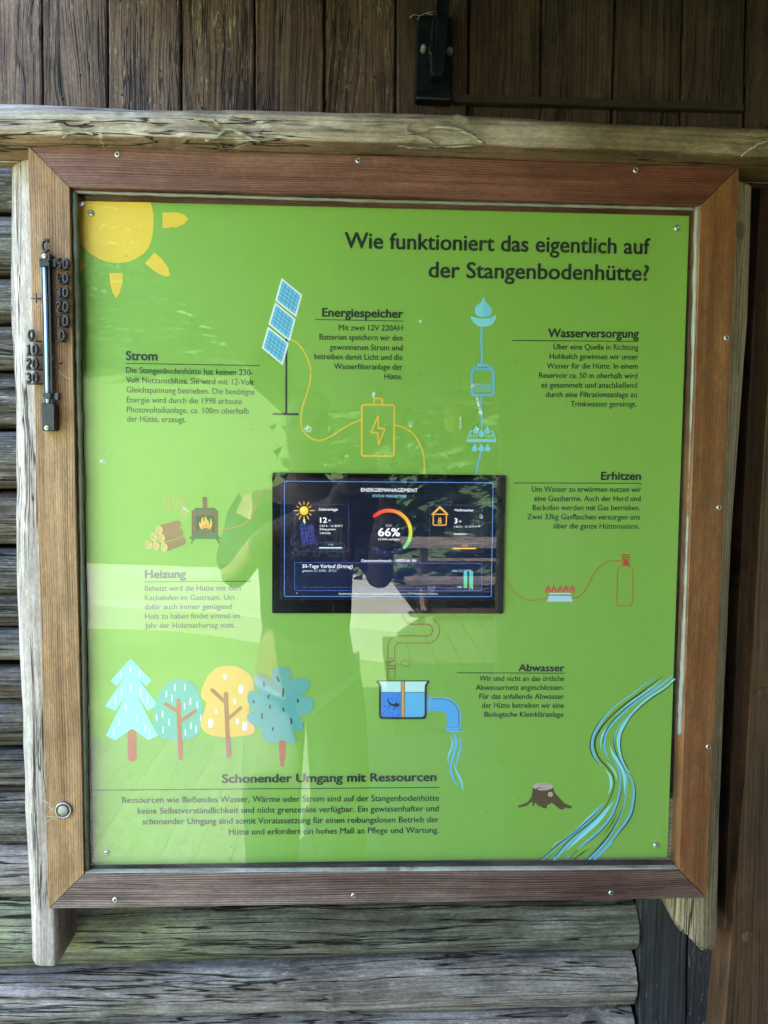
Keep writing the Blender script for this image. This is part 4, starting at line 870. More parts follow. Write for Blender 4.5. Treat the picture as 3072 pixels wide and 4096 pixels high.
a.stroke([(285, 850), (304, 880), (312, 930), (312, 1190), (328, 1219), (360, 1229), (738, 1229), (772, 1216), (787, 1185), (788, 930), (796, 880), (816, 850)], 23, DK, 5); a.stroke([(285, 843), (815, 843)], 9, DK, 6, False); a.build('filter_beaker_picture', M_ink, panel)
PB = ink(88, 164, 238); PL = ink(130, 200, 248)
a = Art(YPAN, zH); a.fill([(797, 998), (832, 998), (832, 1170), (797, 1170)], PB, 1); a.fill([(836, 1012)]+[tuple(q) for q in cat([(970, 1012), (1050, 1030), (1115, 1085), (1150, 1165), (1152, 1325)])]+[(1010, 1325)]+[tuple(q) for q in cat([(1008, 1225), (995, 1180), (960, 1156), (836, 1153)])], PB, 1)
a.stroke([(838, 1015), (970, 1015), (1050, 1033), (1113, 1087), (1148, 1165), (1149, 1325)], 7, PL, 2, cap=False); a.stroke([(852, 1029), (975, 1030), (1045, 1050), (1100, 1100), (1132, 1170), (1134, 1318)], 9, ink(92, 120, 84), 2, cap=False)
a.fill([(992, 1333), (1166, 1333), (1166, 1370), (992, 1370)], PB, 2); a.stroke([(994, 1335), (1164, 1335), (1164, 1368), (994, 1368)], 4, PL, 3, False, True); a.stroke([(799, 1000), (830, 1000), (830, 1168), (799, 1168)], 4, PL, 3, False, True)
for q in [(805, 1014, 824, 1026), (1138, 1341, 1150, 1363)]: a.stroke([(q[0], q[1]), (q[2], q[1]), (q[2], q[3]), (q[0], q[3])], 4, ink(92, 120, 84), 4, False, True)
a.build('water_pipe_picture', M_ink, panel)
for pts, w_, c in [([(1065, 1372), (1100, 1430), (1103, 1500), (1080, 1600), (1055, 1700), (1050, 1790), (1075, 1860), (1118, 1935)], [8, 34, 26, 22, 24, 4], B2), ([(1042, 1405), (1065, 1470), (1058, 1540), (1025, 1620), (1022, 1715)], [3, 14, 20, 3], PL),
                   ([(1135, 1437), (1155, 1500), (1145, 1570), (1118, 1650), (1112, 1740)], [3, 16, 22, 3], B2), ([(1090, 1690), (1097, 1760), (1140, 1850), (1168, 1920), (1177, 1985)], [3, 18, 22, 3], PL)]:
    a = Art(YPAN, zH); a.stroke(pts, w_, c, 0); a.build('water_jet_picture', M_ink, panel)
# stump and river ---------------------------------------------------------------
BW = ink(88, 68, 48); SR_ = ink(206, 182, 176)
a = Art(YPAN, zM); a.fill([(204, 228), (200, 260), (195, 290), (172, 322), (145, 334), (110, 345), (116, 358), (130, 353), (165, 346), (200, 318), (202, 347), (212, 347), (216, 325), (240, 348), (255, 351), (272, 362), (290, 360), (292, 342), (322, 328), (352, 352), (370, 367), (395, 368), (405, 356), (430, 363), (447, 356), (440, 346), (400, 330), (376, 305), (362, 290), (340, 265), (328, 230)], BW, 0)
a.ell(266, 226, 61, 24, SR_, 1)
for k in (.82, .62, .42, .22): a.ring(266, 226, 61*k, 24*k, 1.8, ink(150, 110, 108), 2, 28)
a.stroke([(222, 248), (235, 236), (256, 231)], [8, 7, 2], BW, 3); a.ell(312, 275, 15, 15, SR_, 1); a.ring(312, 275, 9, 9, 1.6, ink(150, 110, 108), 2, 14); a.ring(312, 275, 4, 4, 1.6, ink(150, 110, 108), 2, 10); a.build('stump_picture', M_ink, panel)
a = Art(YPAN, zJ); RB = ink(112, 184, 240); RL = ink(150, 218, 240); K = ink(22, 34, 30)
def rs(pts, w_, c, lay): a.stroke(pts, w_, c, lay, True, False, True, 7)
rs([(1332, 158), (1215, 225), (1100, 320), (960, 415), (840, 530), (760, 640), (700, 740), (682, 830), (690, 900), (720, 980), (785, 1060)], [5, 12, 10, 18, 26, 26, 22, 4], RB, 0)
rs([(815, 530), (740, 630), (685, 740), (665, 830), (670, 900), (700, 970), (765, 1045)], [2, 8, 11, 10, 3], K, 1)
rs([(1412, 142), (1300, 220), (1180, 310), (1040, 410), (930, 500), (830, 600), (750, 710), (715, 800), (718, 880), (760, 980), (840, 1070), (895, 1150), (912, 1230), (900, 1300), (860, 1400), (800, 1500), (700, 1610), (600, 1690), (500, 1770), (400, 1870), (310, 1985)], [3, 14, 12, 15, 14, 10, 10, 9, 9, 9, 6], K, 2)
rs([(1395, 172), (1300, 250), (1170, 345), (1050, 430), (920, 548)], [5, 14, 14, 4], RL, 1)
rs([(1508, 132), (1400, 220), (1270, 310), (1130, 400), (1000, 510), (890, 620), (830, 710), (810, 800), (815, 890), (855, 995)], [8, 28, 30, 28, 30, 30, 28, 5], RB, 0)
rs([(1310, 262), (1180, 355), (1040, 460), (930, 560), (850, 660), (805, 760), (793, 835)], [3, 9, 10, 9, 6], K, 1)
rs([(1530, 168), (1420, 260), (1280, 350), (1170, 440), (1080, 540), (1000, 650), (960, 750), (957, 860), (985, 980), (1030, 1080), (1075, 1125)], [14, 18, 20, 20, 34, 36, 24, 14, 8], RL, 0)
rs([(1530, 182), (1430, 275), (1300, 360), (1180, 455), (1090, 545), (1030, 640), (990, 730), (975, 830), (990, 950), (1035, 1050), (1070, 1110)], [8, 9, 10, 8, 10, 9, 4], K, 3)
rs([(1078, 515), (980, 620), (930, 710), (910, 800), (925, 900), (960, 980), (1010, 1070), (1035, 1160), (1045, 1260), (1030, 1380), (1005, 1480), (950, 1620), (870, 1760), (780, 1880), (660, 2003)], [4, 12, 10, 12, 14, 12, 14, 20, 28], RB, 4)
rs([(905, 760), (912, 860), (945, 960), (1000, 1060), (1028, 1140)], [3, 10, 10, 4], K, 5)
rs([(828, 665), (795, 730), (775, 800), (772, 885)], [4, 20, 16, 4], RL, 1)
rs([(865, 850), (900, 940), (968, 1030), (1008, 1120), (1018, 1200), (1018, 1350)], [4, 26, 46, 40, 30, 4], RL, 1)
rs([(875, 955), (930, 1040), (965, 1120), (978, 1200), (970, 1310), (940, 1430), (880, 1570), (800, 1680), (700, 1770), (600, 1850), (540, 1905)], [4, 16, 20, 22, 28, 30, 20, 6], RB, 2)
rs([(985, 1200), (977, 1330), (945, 1450), (895, 1570), (805, 1690), (700, 1790), (605, 1865)], [3, 8, 7, 8, 4], K, 5)
rs([(838, 1020), (890, 1080), (925, 1140), (938, 1200)], [4, 16, 14, 4], RL, 1); rs([(818, 1095), (862, 1150), (880, 1220), (875, 1280), (848, 1345)], [4, 26, 26, 4], RL, 0)
rs([(1040, 1130), (1080, 1180), (1110, 1260), (1112, 1350), (1100, 1450), (1070, 1560), (1010, 1660), (940, 1750), (880, 1830), (800, 1920), (712, 2001)], [8, 22, 26, 28, 28, 26, 30], RB, 6)
rs([(1100, 1200), (1128, 1300), (1120, 1420), (1095, 1540), (1040, 1640), (960, 1740), (890, 1835)], [3, 9, 11, 11, 5], K, 7)
rs([(805, 1425), (760, 1480), (650, 1610), (520, 1720), (400, 1820), (280, 1920), (178, 2012)], [4, 24, 26, 28, 22, 14], RB, 0); rs([(762, 1470), (650, 1580), (520, 1705)], [4, 16, 4], RL, 3)
rs([(770, 1470), (690, 1570), (600, 1650), (500, 1740), (380, 1830), (280, 1910), (165, 2013)], [3, 8, 8, 9, 6], K, 4); rs([(825, 1490), (720, 1610), (600, 1720), (480, 1820), (380, 1920), (300, 2008)], [5, 24, 28, 30], RB, 1)
rs([(907, 1420), (840, 1500), (770, 1590), (680, 1680), (560, 1790), (420, 1922)], [4, 32, 42, 34, 5], RL, 5)
rs([(940, 1535), (890, 1640), (800, 1765)], [2, 9, 2], K, 6); rs([(658, 1895), (580, 1950), (502, 2006)], [2, 9, 7], K, 6); rs([(1005, 1470), (940, 1620), (850, 1770), (740, 1900), (637, 2003)], [4, 11, 14, 9], K, 7)
rs([(370, 1812), (320, 1840), (278, 1887)], [3, 10, 4], RL, 5); rs([(460, 1975), (428, 2005)], [10, 14], RB, 5); a.stroke([(535, 1915), (455, 1995)], 4, K, 6, False)
a.build('river_picture', M_ink, panel)
# dust specks lying on the panel
mb = MB(); r_ = random.Random(3)
for k in range(110):
    u, v = r_.uniform(400, 2640), r_.uniform(900, 3400); 
    if 1060 < u < 2050 and 1860 < v < 2480: continue
    c = P(u, v, YPAN-.001); s_ = r_.choice((.0003, .0005, .0007, .0011)); th = r_.uniform(0, 6)
    d = Vector((math.cos(th), 0, math.sin(th)))*s_; e = Vector((-d.z, 0, d.x))*.45
    mb.hexa([c+d, c+e, c-d, c-e], [c+d+Vector((0, .0005, 0)), c+e+Vector((0, .0005, 0)), c-d+Vector((0, .0005, 0)), c-e+Vector((0, .0005, 0))])
o = mb.build('dust_specks', flat('dark_dust', (.05, .05, .03), .9), panel); o['kind'] = 'stuff'

# ------------------------------------------------------------------ the screen
YS = .0185
scr = thing('status_screen', 'black flat screen showing the energy management page in the middle of the green panel', 'screen', P(1550, 2450, .02))
sb = NT('screen_glass'); sb.done((.003, .0035, .004), .25, None, .12); M_sb = sb.m
mb = MB(); cs_ = rrect([(1089, 1890), (2023, 1901), (2012, 2455), (1088, 2453)], 7, 4); fr = [P(u, v, YS) for u, v in cs_][::-1]; mb.hexa(fr, [q+Vector((0, .012, 0)) for q in fr]); mb.build('bezel', M_sb, scr, bevel=.0004)
def UI(): return Art(YS, zF, .00008)
def ec(r, g, b, k=1.0): return tuple(lin(q)*k for q in (r, g, b))
a = UI(); a.fill([(110, 96), (1488, 108), (1474, 872), (108, 868)], ec(9, 12, 26), 0); a.build('display_area', M_ui, scr)
a = UI(); n_ = 14; q = [(139, 118), (1458, 128), (1446, 848), (138, 846)]
for k in range(n_):
    t0, t1 = k/n_, (k+1)/n_; L0 = Vector(q[0]).lerp(Vector(q[3]), t0); L1 = Vector(q[0]).lerp(Vector(q[3]), t1); R0 = Vector(q[1]).lerp(Vector(q[2]), t0); R1 = Vector(q[1]).lerp(Vector(q[2]), t1)
    f = .5+.5*abs(t0-.45); a.fill([L0, R0, R1, L1], ec(9, 13+7*t0, 32+20*t0), 1)
a.build('page_background', M_ui, scr)
a = UI(); a.stroke(rrect(q, 14), 4.2, ec(90, 150, 235), 3, False, True); a.build('page_border', M_ui, scr)
WH = ec(245, 248, 255, 1.15)
def uit(*l, cap=14, col=WH, bold=.016): a = UI(); a.text(*l, cap*1.06, col, 6, bold*.8); a.build('screen_text', M_ui, scr)
uit('ENERGIEMANAGEMENT', 622, 184, 981, 187, cap=20); uit('STATUS: INSELBETRIEB', 695, 219, 909, 221, cap=14, col=ec(150, 215, 240), bold=.015)
for nm, q in (('left', [(205, 262), (544, 265), (543, 563), (204, 560)]), ('right', [(1057, 268), (1392, 270), (1386, 567), (1055, 563)])):
    a = UI(); a.fill(rrect(q, 14), ec(15, 20, 42), 2); a.stroke(rrect(q, 14), 2.2, ec(84, 96, 140), 3, False, True); a.build('info_card', M_ui, scr)
a = UI(); q = [(203, 632), (1386, 637), (1384, 811), (203, 809)]; a.fill(rrect(q, 10), ec(10, 24, 62), 2); a.stroke(rrect(q, 10), 4, ec(62, 98, 190), 3, False, True); a.build('chart_card', M_ui, scr)
uit('Solaranlage', 356, 303, 476, 304, cap=14, bold=.02); uit('12', 363, 380, 408, 380, cap=28, bold=.04); uit('W', 414, 374, 432, 374, cap=12); uit('I: 0.9 A  ·  U: 40.99 V', 363, 407, 506, 407, cap=11, bold=.015); uit('Ertrag gestern', 363, 427, 461, 428, cap=11, bold=.015); uit('3.09 kWh', 363, 452, 430, 453, cap=10)
uit('+9 W', 411, 526, 449, 526, cap=10, col=ec(150, 230, 240)); uit('SOC', 779, 406, 820, 406, cap=13, col=ec(200, 205, 215), bold=.015); uit('66%', 730, 465, 870, 465, cap=44, bold=.035); uit('3.5 kWh verfügbar', 729, 491, 869, 492, cap=12, bold=.015)
uit('Gesamtverbrauch: -10920.66 Ah', 623, 628, 972, 629, cap=15); uit('Verbraucher', 1213, 308, 1335, 309, cap=14, bold=.02); uit('3', 1212, 384, 1232, 384, cap=28, bold=.04); uit('W', 1240, 380, 1258, 380, cap=12); uit('I: 0.2 A  ·  U: 12.72 V', 1211, 411, 1352, 411, cap=11, bold=.015)
uit('Restlaufzeit: —', 1211, 457, 1315, 457, cap=11, bold=.015); uit('+3 W', 1257, 531, 1295, 531, cap=10, col=ec(250, 200, 90)); uit('30-Tage Verlauf (Ertrag)', 250, 666, 570, 667, cap=20); uit('gestern 3.1 kWh · Ø 0.2', 252, 691, 468, 691, cap=14, col=ec(190, 225, 245), bold=0)
uit('max 3.1 kWh', 1197, 691, 1320, 691, cap=14, col=ec(190, 225, 245), bold=0); uit('13', 1307, 803, 1330, 803, cap=12, col=ec(190, 225, 245), bold=0); uit('Bergfreunde Münstertal e.V. Stangenbodenhütte engineered by OCIP Mechatronic Solutions', 483, 835, 1107, 835, cap=11, col=ec(225, 230, 240), bold=.012)
uit('~', 211, 832, 224, 832, cap=14)
for q, c in (([(342, 508), (518, 508), (518, 549), (342, 549)], ec(205, 245, 255, 1.2)), ([(1188, 512), (1364, 512), (1364, 553), (1188, 553)], ec(255, 205, 90, 1.2))):
    a = UI(); a.stroke(rrect(q, 20), 2.2, ec(110, 115, 140), 4, False, True); a.stroke([(q[0][0]+18, q[0][1]+31), (q[1][0]-18, q[0][1]+31)], 7, c, 5, False); a.build('power_pill', M_ui, scr)
a = UI(); n_ = 40; stops = [(0, (235, 60, 50)), (.2, (248, 110, 60)), (.45, (250, 165, 60)), (.65, (250, 220, 60)), (.8, (190, 225, 80)), (.92, (90, 200, 100)), (1, (70, 200, 120))]
def grad(t):
    for (p, c), (p2, c2) in zip(stops, stops[1:]):
        if t <= p2: f = (t-p)/(p2-p); return ec(*[c[i]*(1-f)+c2[i]*f for i in range(3)])
for k in range(n_):
    t = k/n_; A0 = -131+t*175; A1 = A0+175/n_+.6
    a.stroke([(799+137*math.cos(R(A)), 441+137*math.sin(R(A))) for A in (A0, (A0+A1)/2, A1)], 23, grad(t+.5/n_), 4+(k % 2), False, cap=False)
a.ell(799+137*math.cos(R(-131)), 441+137*math.sin(R(-131)), 11.5, 11.5, grad(0), 7, 16); a.ell(799+137*math.cos(R(44)), 441+137*math.sin(R(44)), 11.5, 11.5, grad(.99), 7, 16); a.build('charge_gauge', M_ui, scr)
a = UI(); a.stroke([(799+137*math.cos(R(A)), 441+137*math.sin(R(A))) for A in range(56, 136, 4)], 34, ec(24, 42, 84), 3, False); a.ring(799, 441, 86, 86, 1.8, ec(60, 75, 120), 3, 48)
for A in (58, 80, 102, 125): a.stroke([(799+124*math.cos(R(A)), 441+124*math.sin(R(A))), (799+133*math.cos(R(A)), 441+133*math.sin(R(A)))], 2, ec(190, 200, 220), 4, False)
a.build('gauge_track', M_ui, scr)
a = UI()
for k in range(27): a.stroke([(257+37.2*k, 789+.1*k), (280+37.2*k, 789+.1*k)], 2.4, ec(110, 150, 190), 4, False, cap=False)
a.build('chart_baseline', M_ui, scr)
for x0_, x1_, y0_, y1_ in ((1271, 1294, 687, 793), (1307, 1331, 685, 793), (1234, 1258, 782, 793)):
    a = UI(); m_ = 8
    for k in range(m_): yy0 = y0_+(y1_-y0_)*k/m_; yy1 = y0_+(y1_-y0_)*(k+1)/m_; f = k/m_; a.fill([(x0_, yy0), (x1_, yy0), (x1_, yy1), (x0_, yy1)], ec(88-10*f, 200+5*f, 220-100*f), 4)
    a.build('chart_bar', M_ui, scr)
a = UI(); a.ell(262, 304, 28, 28, ec(255, 205, 40, 1.1), 5); a.ell(256, 298, 14, 14, ec(255, 235, 110, 1.1), 6)
for k in range(12): th = R(30*k); r1 = 64 if k % 3 == 0 or True else 50; r1 = 62 if k % 2 == 0 else 58; a.stroke([(262+38*math.cos(th), 304+38*math.sin(th)), (262+(64 if k % 3 == 0 else (62 if k % 3 == 1 or True else 50))*math.cos(th)*(1 if k % 2 == 0 else .84), 304+62*math.sin(th)*(1 if k % 2 == 0 else .9))], 5, ec(250, 205, 70, 1.1), 5, False)
a.build('sun_icon', M_ui, scr)
a = UI(); a.fill([(258, 358), (270, 356), (268, 372), (275, 373), (263, 392), (264, 378), (256, 377)], ec(220, 250, 190), 6); a.build('bolt_icon', M_ui, scr)
a = UI(); q = [Vector(p) for p in ((228, 393), (320, 385), (345, 512), (250, 528))]; a.fill(rrect(q, 8, 3), ec(40, 44, 110), 4)
for k in range(1, 5):
    f = k/5; a.stroke([q[0].lerp(q[1], f), q[3].lerp(q[2], f)], 1.8, ec(92, 100, 170), 5, False, cap=False); a.stroke([q[0].lerp(q[3], f), q[1].lerp(q[2], f)], 1.8, ec(92, 100, 170), 6, False, cap=False)
a.build('solar_icon', M_ui, scr)
a = UI(); HC = ec(250, 190, 90); a.stroke([(1071, 328), (1121, 279), (1171, 328)], 8, HC, 5, False); a.stroke([(1089, 318), (1121, 288), (1154, 318)], 5, HC, 5, False); a.stroke(rrect([(1079, 327), (1163, 327), (1161, 396), (1079, 396)], 10), 6.5, HC, 6, False, True)
a.stroke([(1115, 350), (1115, 368)], 6, HC, 7, False); a.stroke([(1126, 350), (1126, 368)], 6, HC, 7, False); a.ring(1120, 377, 9, 9, 6, HC, 7, 14); a.build('house_icon', M_ui, scr)

# ------------------------------------------------------------------ push button
bt = thing('push_button', 'round steel push button with a dark ring on the left frame board', 'button', P(256, 3238, 0))
M_st = flat('brushed_steel', (.36, .35, .34), .30, .5, .95, .1, 120); M_st2 = flat('button_face_steel', (.26, .25, .24), .45, .5, .8, .2, 60); M_ring = flat('dark_blue_led_ring', (.02, .03, .07), .3)
c = P(256, 3238, 0)
mb = MB(); mb.lathe(c, [(.0108, -.001), (.0108, .0024), (.0103, .0032), (.0090, .0034), (.0089, .0020), (.0001, .0020)], 40); mb.build('collar', M_st, bt)
mb = MB(); mb.lathe(c, [(.0088, .0020), (.0088, .0031), (.0070, .0031), (.0070, .0026), (.0001, .0026)], 40); mb.build('led_ring', M_ring, bt)
mb = MB(); mb.lathe(c, [(.0069, .0020), (.0069, .0036), (.0066, .0038), (.0001, .0037)], 40); mb.build('button_face', M_st2, bt)

# ------------------------------------------------------------------ thermometer
YT = -.006
th_ = thing('wall_thermometer', 'black outdoor thermometer with raised numerals and a pale glass tube on the left frame board', 'thermometer', P(200, 1725, 0))
M_bp = flat('weathered_black_plastic', (.022, .023, .026), .45, .45, 0, .5, 500, .0003); M_num = flat('black_numeral_plastic', (.018, .018, .020), .4, .5, 0, .4, 600)
def tb(pts, r, name, mat=M_num, y=YT, n=6):
    mb = MB(); mb.tube([P(*zA(*p), y) for p in pts], r, n); return mb.build(name, mat, th_)
def tplate(pts, y0, y1, name, mat, bev=.0005, z=zA):
    mb = MB(); fr = [P(*z(*p), y0) for p in pts]; mb.hexa(fr, [q+Vector((0, y1-y0, 0)) for q in fr]); return mb.build(name, mat, th_, bevel=bev)
tplate([(331, 520), (400, 520), (427, 1640), (352, 1640)], -.007, -.0035, 'backing_rail', M_bp)
tplate([(331, 520), (345, 520), (368, 1640), (352, 1640)], -.010, -.0071, 'rail_edge', M_bp); tplate([(382, 520), (400, 520), (427, 1640), (404, 1640)], -.010, -.0071, 'rail_edge', M_bp)
M_tube = flat('white_glass_tube', (.62, .72, .78), .12, .6, 0, .05, 60); M_tb2 = flat('blue_tube_core', (.16, .30, .66), .15, .6, 0, .1, 60)
tb([(358, 520), (372, 1000), (384, 1640)], .0023, 'glass_tube', M_tube, -.0100, 12)
mb = MB(); fr = [P(*zA(*p), -.0125) for p in [(357, 540), (361, 540), (375, 1000), (387, 1560), (383, 1560), (370, 1000)]]; mb.hexa(fr, [q+Vector((0, .0004, 0)) for q in fr]); mb.build('tube_liquid', M_tb2, th_)
tplate([(330, 424), (398, 426), (402, 490), (330, 488)], -.014, 0, 'top_block', M_bp); tplate([(312, 470), (330, 468), (330, 536), (316, 534)], -.012, -.002, 'clamp_wing', M_bp); tplate([(398, 470), (412, 476), (410, 532), (396, 536)], -.012, -.002, 'clamp_wing', M_bp)
tplate([(322, 492), (338, 486), (382, 488), (398, 500), (394, 530), (326, 530)], -.0165, -.008, 'clamp_band', M_bp)
tplate([(328, 1630), (420, 1632), (440, 1650), (440, 1850), (420, 1858), (334, 1856)], -.013, 0, 'bottom_block', M_bp, .001); tplate([(340, 1550), (408, 1552), (404, 1600), (350, 1600)], -.014, -.004, 'tube_holder', M_bp)
M_brass = flat('pale_brass_screw', (.72, .70, .50), .35, .5, .6, .1, 400)
for x, y in ((357, 451), (377, 1834)):
    mb = MB(); c = P(*zA(x, y), -.0142 if y < 900 else -.0132); mb.lathe(c, [(.0030, 0), (.0030, .0005), (.0022, .0013), (.0001, .0015)], 16); s_ = mb.build('screw', M_brass, th_)
    mb = MB(); 
    for dx, dz in ((.0014, .0003), (.0003, .0014)): mb.box((c.x-dx, c.y-.0017-dz*.1, c.z-dz), (c.x+dx, c.y-.0010, c.z+dz))
    mb.build('screw_slot', M_recess, s_)
DIG = {'0': [[(.5+.45*math.cos(2*math.pi*k/14), .5+.5*math.sin(2*math.pi*k/14)) for k in range(15)]], '1': [[(.2, .22), (.55, 0), (.55, 1)], [(.2, 1), (.95, 1)]], '2': [[(.1, .25), (.3, 0), (.7, 0), (.9, .25), (.7, .5), (.2, .85), (.1, 1), (.95, 1)]],
       '3': [[(.1, .15), (.4, 0), (.8, .1), (.8, .38), (.45, .48), (.85, .62), (.85, .88), (.45, 1), (.1, .85)]], '4': [[(.6, 0), (.1, .65), (.95, .65)], [(.7, .35), (.7, 1)]], '5': [[(.85, 0), (.2, 0), (.15, .45), (.55, .38), (.9, .6), (.85, .88), (.45, 1), (.1, .88)]],
       'C': [[(.9, .2), (.85, .02), (.5, 0), (.2, .2), (.1, .5), (.2, .8), (.5, 1), (.85, .98), (.9, .82)]]}
def digit(ch, x0, x1, y0, y1, parent=None):
    mb = MB()
    for pl in DIG[ch]: mb.tube([P(*zA(x0+(x1-x0)*p[0], y0+(y1-y0)*p[1]), YT) for p in pl], .0020, 6)
    return mb.build('scale_digit', M_num, th_)
digit('C', 335, 392, 322, 414)
for s_, y0, y1, ln in (('50', 478, 548, 562), ('40', 592, 664, 676), ('30', 708, 780, 793), ('20', 822, 895, 908), ('10', 936, 1010, 1024)):
    digit(s_[0], 452, 495, y0, y1); digit(s_[1], 510, 552, y0, y1); tb([(412, ln-3), (555, ln)], .0011, 'scale_mark')
digit('0', 482, 524, 1052, 1125); tb([(410, 1137), (530, 1139)], .0011, 'scale_mark')
digit('0', 230, 272, 1050, 1122); tb([(240, 1136), (330, 1138)], .0011, 'scale_mark')
for s_, y0, y1, ln in (('10', 1165, 1238, 1250), ('20', 1280, 1352, 1365), ('30', 1394, 1466, 1479)):
    digit(s_[0], 212, 250, y0, y1); digit(s_[1], 264, 304, y0, y1); tb([(215, ln), (345, ln)], .0011, 'scale_mark')
tb([(252, 790), (330, 795)], .0009, 'plus_sign'); tb([(291, 750), (293, 830)], .0009, 'plus_sign'); tb([(415, 1312), (503, 1315)], .0009, 'minus_sign')
mb = MB()
for k in range(51):
    f = k/50; y = 562+(1138-562)*f; x = 396+f*14; mb.tube([P(*zA(x, y), YT), P(*zA(x+(24 if k % 5 else 30), y), YT)], .0007, 4)
mb.tube([P(*zA(412, 556), YT), P(*zA(424, 1140), YT)], .0006, 4); mb.build('scale_teeth', M_num, th_)
mb = MB()
for k in range(31):
    f = k/30; y = 1137+(1479-1137)*f; x = 345+f*8; mb.tube([P(*zA(x, y), YT), P(*zA(x-16, y), YT)], .0005, 4)
mb.build('scale_teeth', M_num, th_)
M_fin = flat('grey_fin_plastic', (.32, .33, .36), .3, .5, .3)
for (x0_, y0_, y1_) in ((408, 474, 535), (430, 1550, 1610)):
    tplate([(x0_, y0_+8), (x0_+42, y0_), (x0_+40, y1_), (x0_, y1_-8)], -.006, -.002, 'fin_base', M_bp)
    mb = MB()
    for k in range(9): f = k/8; mb.tube([P(*zA(x0_+2, y0_+10+f*(y1_-y0_-20)), -.0064), P(*zA(x0_+40, y0_+3+f*(y1_-y0_-6)), -.0064)], .0005, 4)
    mb.build('fin_ribs', M_fin, th_)

# ------------------------------------------------------------------ cobwebs
M_web = flat('cobweb_silk', (.62, .58, .48), .6)
def web(name, label, z, lines, y0=-.002, r=.00016):
    mb = MB()
    for l in lines: mb.tube([P(*z(*p[:2]), y0-(p[2] if len(p) > 2 else 0)) for p in l], r, 4)
    ob = mb.build(name, M_web, None, P(*z(*lines[0][0][:2]), 0)); tag(ob, label, 'cobweb')
web('cobweb', 'fine pale cobweb threads around the steel push button', zK, [[(295, 340), (330, 360), (385, 405, .003)], [(322, 378), (372, 405, .003)], [(303, 480), (350, 455), (392, 445, .002)], [(318, 440), (385, 440, .002)], [(300, 470), (330, 400), (372, 380, .003)]])
web('cobweb', 'loose pale cobweb threads hanging at the lower part of the thermometer', zA, [[(470, 1370), (500, 1400), (540, 1432), (580, 1440)], [(415, 1330, .006), (425, 1280, .007), (430, 1240, .006)], [(415, 1300, .006), (440, 1340, .004), (470, 1352)], [(420, 1270, .006), (402, 1460, .008), (408, 1560, .008)], [(340, 1580, .012), (352, 1620, .013), (380, 1560, .013)], [(320, 820), (330, 860, .004), (345, 880, .004)], [(285, 800, .004), (300, 850, .004), (315, 840, .004)]])
web('cobweb', 'dusty cobweb draped over the top of the black hasp', zf(1600, 0, 4.1475), [[(150, 290), (230, 240), (330, 260), (440, 210), (570, 185)], [(330, 255), (290, 330)], [(230, 245), (160, 300)], [(440, 225), (540, 240)]], .1, .00025)

# ------------------------------------------------------------------ what shows in the glass from behind the camera, plus added light blockers
def struct(ob): ob['kind'] = 'structure'; return ob
M_hut = flat('hut_dark_timber', (.05, .035, .025), .7, .3, 0, .3, 6)
mb = MB(); mb.box((-1.3, .19, -.1), (3.6, 3.0, 2.75)); struct(mb.build('hut_wall', M_hut))
M_floor = wood('porch_floor_wood', (.12, .112, .10), (.20, .19, .17), (.27, .255, .235), 'Z', cracks=.8, rough=.7)
mb = MB(); mb.box((-1.1, -3.0, -.16), (1.7, .2, -.03)); pf = struct(mb.build('porch_floor', M_hut))
for k in range(20):
    mb = MB(); mb.box((-1.1+.14*k, -3.0, -.03), (-1.1+.14*k+.138, .1, 0)); mb.build('plank', M_floor, pf)
mb = MB(); mb.box((.62, -8.2, -.2), (5.5, -3.02, -.05)); tr_ = struct(mb.build('terrace', M_hut))
for k in range(24):
    mb = MB(); mb.box((.62+.2*k, -8.2, -.05), (.62+.2*k+.19, -3.02, -.03)); mb.build('plank', M_hut, tr_)
ROOF_X0 = -.05
mb = MB(); prof = [(.2, 2.30), (-.55, 1.94), (-3.3, 1.87), (-3.3, 1.91), (-.55, 1.99), (.2, 2.36)]  # low slope and left edge shaped to darken the panel's upper right
mb.hexa([(ROOF_X0, y, z) for y, z in prof], [(3.6, y, z) for y, z in prof]); rf = struct(mb.build('porch_roof', M_hut))
mb = MB(); mb.hexa([(ROOF_X0, .19, 2.3), (3.6, .19, 2.3), (3.6, .19, 2.36), (ROOF_X0, .19, 2.36)], [(ROOF_X0, 3.2, 3.5), (3.6, 3.2, 3.5), (3.6, 3.2, 3.56), (ROOF_X0, 3.2, 3.56)]); struct(mb.build('hut_roof', M_hut))
for k in range(5):
    x = -.02+k*.5; mb = MB(); mb.hexa([(x, -3.34, 1.79), (x+.08, -3.34, 1.79), (x+.08, -3.34, 1.865), (x, -3.34, 1.865)], [(x, -1.6, 1.83), (x+.08, -1.6, 1.83), (x+.08, -1.6, 1.905), (x, -1.6, 1.905)]); mb.build('rafter', M_hut, rf)
mb = MB(); mb.box((.945, -1.7, 0), (1.06, .0, 2.0)); mb.box((1.12, -2.75, 0), (1.24, -1.5, 2.0)); struct(mb.build('side_wall', M_hut))
mb = MB(); mb.box((1.18, -2.75, 0), (3.6, -2.6, 1.87)); struct(mb.build('store_wall', M_hut))  # wall across the porch front, added to cut light on the right
for (x, l) in ((1.13, 'square timber porch post at the front edge of the porch, near the side wall'),):
    mb = MB(); mb.box((x, -2.88, 0), (x+.11, -2.77, 1.88)); o = mb.build('porch_post', M_floor, None, (x, -2.82, 0), bevel=.004); tag(o, l, 'post')
